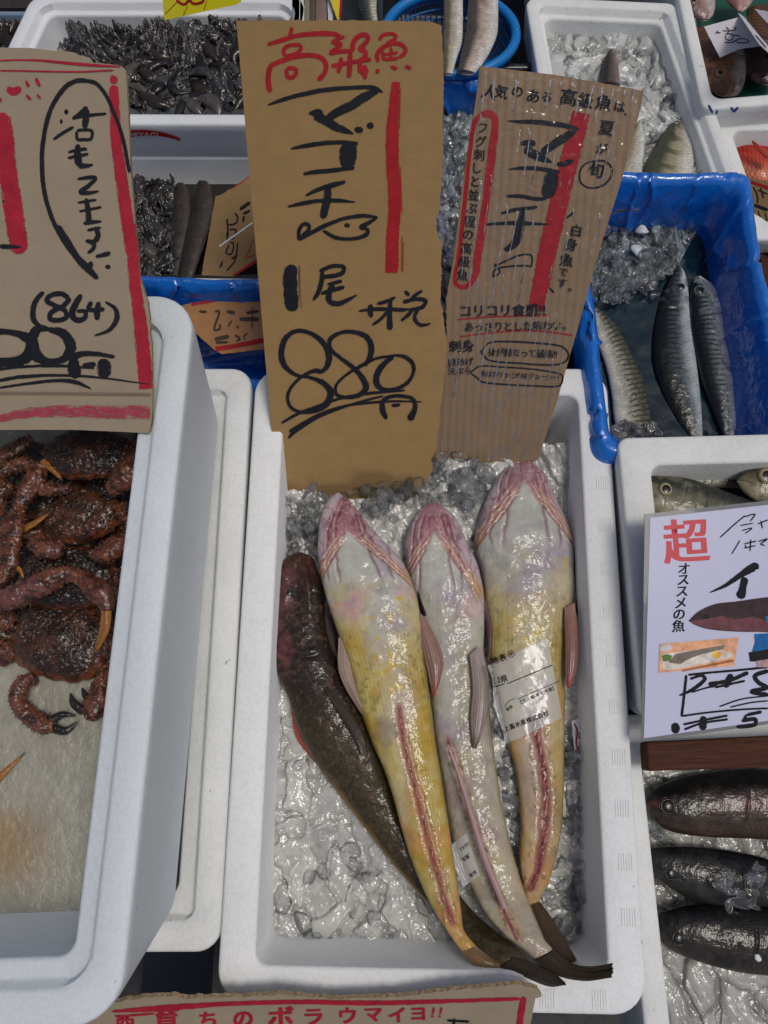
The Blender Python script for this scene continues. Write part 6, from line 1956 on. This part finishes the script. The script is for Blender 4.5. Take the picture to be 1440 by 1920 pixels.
for nm, poly, z_, col, lb in (('white_peg', [(613, -20), (624, -20), (624, 50), (616, 50)], 0.004, (186, 186, 184), 'white plastic peg between the brown slats and the yellow flag'),
                              ('yellow_flag', [(612, -20), (640, -20), (638, 34), (633, 38)], 0.012, (196, 176, 40), 'yellow paper flag with a red edge above the tall sign')):
    pl = Plane((poly[0][0], poly[0][1], z_), (poly[1][0], poly[1][1], z_), (poly[2][0], poly[2][1], z_ - 0.004))
    o = board(pl, poly, 0.001, nm, mat(nm + '_m', lin(*col), 0.5), lb, nm.split('_')[1], amp=0.3)
    if nm == 'yellow_flag':
        strokes(pl, [[4, (641, -18), (637, 34)]], 'red_edge', MAT_RED, o)
side_fish('dark_fish', 'dark fish tail with a pale flank left of the blue basket', [(655, -40, 700, -40), (664, -10, 706, -10), (672, 20, 706, 20), (680, 40, 708, 40), (684, 60, 706, 60)], 0.0, [], back=-1,
          dark=(34, 42, 40), mid=(70, 70, 62), belly=(170, 164, 150), seed=131)
db, _ = styro_box('foam_box', 'black tray with a fish tail, between the slats and the basket', [(545, -90), (712, -90), (710, 120), (540, 120)], -0.045, 0.08, rw=0.006, rad=0.01, m=MATS['dark_tray'], floor=-0.1)
# yellow card top
PLY = Plane((306, 38, 0.09), (440, 5, 0.09), (306, -30, 0.12))
yc = board(PLY, [(300, -60), (460, -60), (452, 4), (442, 9), (312, 37), (308, 36)], 0.001, 'yellow_card', mat('yellow_card', lin(214, 206, 30), 0.35, coat=0.5), 'bright yellow card with red lettering at the top edge', 'card', amp=0.3)
strokes(PLY, [[5, (330, 0), (345, 8), (356, -2)], [5, (352, -6), (362, 6), (378, 4), (384, -6)], [1.2, (334, 2), (309, 26)], [1.2, (352, 10), (343, 30)], [1.2, (388, 0), (382, 20)]], 'red_lettering', MAT_RED, yc)

# ================================================================== TOP LEFT
box8, Q8 = styro_box('foam_box', 'white foam box of dark shellfish and ice at the top left', [(62, -14), (580, -14), (536, 234), (-55, 232)], 0.0, 0.14, rw=0.026, rad=0.03, step=True,
                     m=mat('cool_styrofoam', (0.72, 0.75, 0.78), 0.55, bump=[('vor', 330, 0.2, 0.0008)], vary=(12, 0.08, (1, 1, 1))))
MAT_DARKICE = mat('wet_dark_heap', rough=0.12, vcol=True, coat=1.0, bump=[('noise', 60, 0.8, 0.008), ('noise', 160, 0.5, 0.003)])
ice('shellfish_heap', 'dark wet shellfish heap mixed with clear ice in the top left box', [(132, 62), (560, 50), (520, 212), (60, 215)], -0.024, 170, 0.005, 0.014, 95, bedcol=(58, 54, 52), bedmat=MAT_DARKICE, cell=60, amp=0.018, nb=240, dark=0.8, spread=0.008, sink=0.004)
def seafood(name, label, poly, z, count, seed, smin=0.010, smax=0.024):
    r = np.random.RandomState(seed)
    M = Mesh()
    xs, ys = [q[0] for q in poly], [q[1] for q in poly]
    k = 0
    while k < count:
        x, y = r.uniform(min(xs), max(xs)), r.uniform(min(ys), max(ys))
        if not inside(poly, x, y):
            continue
        c0 = P(x, y, z + 0.012 * r.rand())
        a, L = r.uniform(0, 2 * np.pi), r.uniform(smin, smax)
        bend = r.uniform(-0.8, 0.8)
        pts = [c0 + L * t_ * np.array([math.cos(a + bend * t_), math.sin(a + bend * t_), 0.25 * r.randn() * 0.3]) for t_ in (-1, -0.5, 0, 0.5, 1)]
        w = L * r.uniform(0.22, 0.45)
        p, nn_, Fc = tube(np.array(pts), [w * 0.25, w * 0.85, w, w * 0.7, w * 0.12], n=22, m=14, flat=0.7)
        p = p + nn_ * (0.0022 * (fbm(p * 120, 2, seed) - 0.5))[..., None]
        cc = [lin(22, 20, 20), lin(38, 30, 27), lin(72, 68, 66), lin(30, 28, 30), lin(44, 34, 28)][r.randint(5)]
        cl = cc * (0.5 + fbm(p * 160, 3, seed + 1))[..., None]
        M.add(p, Fc, np.clip(cl, 0, 0.6).reshape(-1, 3))
        k += 1
    o = M.build(name, MAT_FISH)
    return tag(o, label, 'shellfish', kind='stuff')


seafood('small_seafood', 'dark glistening squid and shellfish pieces in the top left box', [(150, 80), (470, 66), (470, 200), (90, 205)], -0.022, 150, 5)
seafood('small_seafood', 'dark squid pieces beside the two slender fish', [(238, 345), (325, 345), (325, 510), (238, 510)], -0.078, 34, 6)
seafood('small_seafood', 'dark glossy pieces in the bluish tray at the top left corner', [(-40, 36), (50, 40), (20, 100), (-60, 100)], -0.034, 22, 7)
box9, Q9 = styro_box('foam_box', 'white foam box of dark slender fish behind the crab sign', [(70, 262), (540, 262), (540, 540), (40, 535)], -0.05, 0.13, rw=0.020, rad=0.02, step=True, m=MATS['cool_styrofoam'])
# red printed arc with MIYAGI on the front of the top left box
def wallplane(y0, yb, depth, zr, xa, xb, py):
    """plane 0.6 mm in front of the front wall of a box: rim height zr at y0, foot at y0 + yb"""
    pl = Plane((xa, py, 0), (xb, py, 0), (xa, py + 20, 0))
    a = np.array([-0.3, y0, zr]); b = np.array([0.3, y0, zr]); c = np.array([-0.3, y0 + yb, zr - depth])
    n = np.cross(b - a, c - a); n /= np.linalg.norm(n)
    if n @ (CAM - a) < 0:
        n = -n
    pl.o, pl.n, pl.u = a + n * 0.0006, n, np.array([1.0, 0, 0])
    pl.v = np.cross(n, pl.u)
    return pl


PL8 = wallplane(float(P(300, 232.5, 0)[1]) - 0.001, 0.014, 0.128, -0.012, 250, 400, 240)
AM = Mesh()
arc = [(200 + i * 6, 249 - 6.0 * math.sin(min(1, max(0, (i) / 24)) * math.pi * 0.5 + 0.6) + 18 * max(0, (200 + i * 6 - 262) / 82) ** 2) for i in range(24)]
PL8.k += 1
up = [(x, y) for x, y in arc]
dn = [(x, min(266, y + 13 - 9 * max(0, (x - 250) / 95))) for x, y in arc]
patch(PL8, up + dn[::-1], AM)
AM.build('red_arc', mat('print_red2', lin(178, 20, 26), 0.5), box8, smooth=False)
WM = Mesh()
text(PL8, WM, 'MIYAGI', 242, 258, 15, 0, bold=0.012, sx=1.12)
WM.build('lettering', mat('print_white', (0.7, 0.7, 0.72), 0.5), box8, smooth=False)
ice('crushed_ice', 'dark ice and small creatures beside the two slender fish', [(235, 340), (330, 340), (330, 520), (235, 520)], -0.076, 60, 0.005, 0.013, 96, bedcol=(52, 50, 46), bedmat=MAT_DARKICE, cell=60, amp=0.014, nb=120, dark=0.7, spread=0.006, sink=0.003)
gb2 = build('meltwater', P(np.array([60, 540, 540, 40]), np.array([290, 290, 515, 515]), np.full(4, -0.105)), [(3, 2, 1, 0)], mat('dull_meltwater', lin(40, 40, 36), 0.2), None)
tag(gb2, 'dark meltwater under the slender fish', 'water', kind='stuff')
for i, st in enumerate(([(332, 344, 345, 344), (324, 360, 354, 360), (321, 400, 358, 400), (320, 440, 352, 440), (318, 480, 340, 485), (316, 515, 334, 518)],
                        [(372, 340, 388, 340), (366, 352, 396, 352), (360, 385, 400, 390), (352, 420, 392, 430), (344, 460, 380, 470), (338, 500, 366, 510), (336, 520, 360, 525)])):
    side_fish('slender_fish', ('left one of two dark slender fish lying side by side', 'right one of two dark slender fish, next to the tilted board')[i], st, -0.07, [], back=-1, dark=(44, 38, 34), mid=(56, 48, 44), belly=(70, 62, 58), scale=0.12, seed=141 + i, group='dark slender fish')
PL9 = Plane((392, 515, -0.06), (480, 515, -0.06), (440, 345, -0.03))
s9 = board(PL9, [(378, 516), (404, 368), (412, 366), (470, 332), (500, 320), (500, 470), (436, 518)], 0.003, 'price_sign', [MAT_CARD, MAT_CARDEDGE], 'tilted brown cardboard price sign half hidden behind the tall sign, beside the slender fish', 'sign', 'handwritten cardboard price signs', amp=0.6)
ozz, kzz = (240, 320), 260 / 1314
strokes(PL9, [[10, (970, 180), (1060, 120), (1200, 20)], [22, (990, 1000), (1100, 930), (1230, 850)], [8, (1115, 820), (1185, 680), (1200, 640)], [8, (1110, 830), (1200, 800)]], 'red_border', MAT_RED, s9, ozz, kzz)
strokes(PL9, [[34, (1060, 370), (1160, 300)], [26, (1090, 410), (1160, 380)], [16, (1010, 400), (1040, 440), (1020, 500), (945, 510), (940, 460), (950, 620)], [16, (960, 560), (1020, 560), (1000, 640), (945, 650), (940, 580)], [14, (960, 680), (1000, 690), (980, 790), (930, 780), (960, 700)],
              [14, (1040, 680), (1030, 780), (1010, 860), (935, 950)], [20, (980, 840), (1040, 800)], [12, (900, 850), (870, 920), (900, 880)], [20, (1100, 430), (1090, 490)]], 'black_lettering', MAT_INK, s9, ozz, kzz)
strokes(PL9, [[18, (865, 720), (1180, 495)]], 'white_stripe', mat('white_tape', (0.55, 0.55, 0.55), 0.5), s9, ozz, kzz, caps=False)
PL10 = Plane((372, 650, -0.060), (490, 640, -0.060), (380, 570, -0.050))
s10 = board(PL10, [(330, 576), (360, 568), (560, 540), (580, 645), (416, 664), (400, 655), (340, 600)], 0.003, 'price_sign', [mat('orange_cardboard', lin(150, 104, 58), 0.5, vary=(40, .15, (1, 1, 1)), coat=.3), MAT_CARDEDGE], 'orange brown price board with red edges lying inside the blue lined box', 'sign', 'handwritten cardboard price signs', amp=0.4)
strokes(PL10, [[26, (600, 1270), (900, 1220), (1240, 1180), (1500, 1140)], [46, (830, 1690), (1000, 1665), (1280, 1610), (1500, 1580)]], 'red_border', MAT_RED, s10, ozz, kzz, caps=False)
MAT_INKB = mat('brown_ink', lin(52, 34, 22), 0.6)
strokes(PL10, [[26, (670, 1335), (750, 1340)], [22, (820, 1340), (860, 1330), (860, 1370), (830, 1450), (820, 1510), (870, 1500), (870, 1450)], [34, (935, 1335), (1015, 1350)], [30, (1120, 1350), (1240, 1330)], [40, (1055, 1408), (1240, 1408)], [12, (1180, 1290), (1175, 1500)], [18, (945, 1480), (985, 1420)], [22, (1035, 1470), (1045, 1500)],
               [40, (820, 1600), (960, 1570)], [26, (830, 1630), (950, 1625)], [24, (1010, 1560), (1060, 1590), (1030, 1620)], [14, (1140, 1540), (1100, 1570), (1110, 1610)]], 'black_lettering', MAT_INKB, s10, ozz, kzz)
# tray at the top left corner
box10, _ = styro_box('foam_box', 'bluish foam tray of dark fish in the top left corner', [(-200, 14), (74, 16), (10, 190), (-260, 190)], -0.02, 0.09, rw=0.010, rad=0.008, m=mat('blue_foam', lin(120, 138, 158), 0.5), floor=-0.1)
ice('shellfish_heap', 'dark wet shellfish in the bluish tray at the top left corner', [(-60, 38), (56, 44), (20, 120), (-80, 120)], -0.045, 26, 0.007, 0.016, 97, bedcol=(50, 40, 34), bedmat=MAT_DARKICE, cell=60, amp=0.02, nb=100, dark=0.7)
a, b, c_, d = P(-100, -30, 0.0), P(76, -30, 0.0), P(74, 15, -0.015), P(-100, 15, -0.015)
V = [a, b, c_, d] + [q - np.array([0, 0, 0.02]) for q in (a, b, c_, d)]
o = build('dark_crate', V, [(0, 1, 2, 3), (7, 6, 5, 4), (0, 4, 5, 1), (1, 5, 6, 2), (2, 6, 7, 3), (3, 7, 4, 0)], mat('dark_crate', lin(44, 36, 36), 0.6, vary=(20, 0.5, (10, 1, 1))), None, smooth=False)
tag(o, 'dark brown crate side behind the bluish tray in the top left corner', 'crate')
# grey post in the gap at the bottom
PO = Mesh()
a, b, c_, d = P(272, 1776, -0.16), P(395, 1776, -0.16), P(382, 2000, -0.16), P(250, 2000, -0.16)
V = [a, b, c_, d] + [q - np.array([0, 0, 0.02]) for q in (a, b, c_, d)]
o = build('plastic_crate', V, [(0, 1, 2, 3), (7, 6, 5, 4), (0, 4, 5, 1), (1, 5, 6, 2), (2, 6, 7, 3), (3, 7, 4, 0)], mat('charcoal_plastic', lin(62, 66, 72), 0.5), None, smooth=False)
tag(o, 'charcoal plastic crate in the gap left of the middle box foot', 'crate')
# blue bag under the boxes lower right
o = build('blue_bag', P(np.array([1170, 1240, 1250, 1175]), np.array([1880, 1880, 1960, 1960]), np.array([-.17, -.17, -.15, -.15])), [(3, 2, 1, 0)], MAT_BLUE, None)
tag(o, 'dark blue bag under the bottom right corner of the middle box', 'bag')
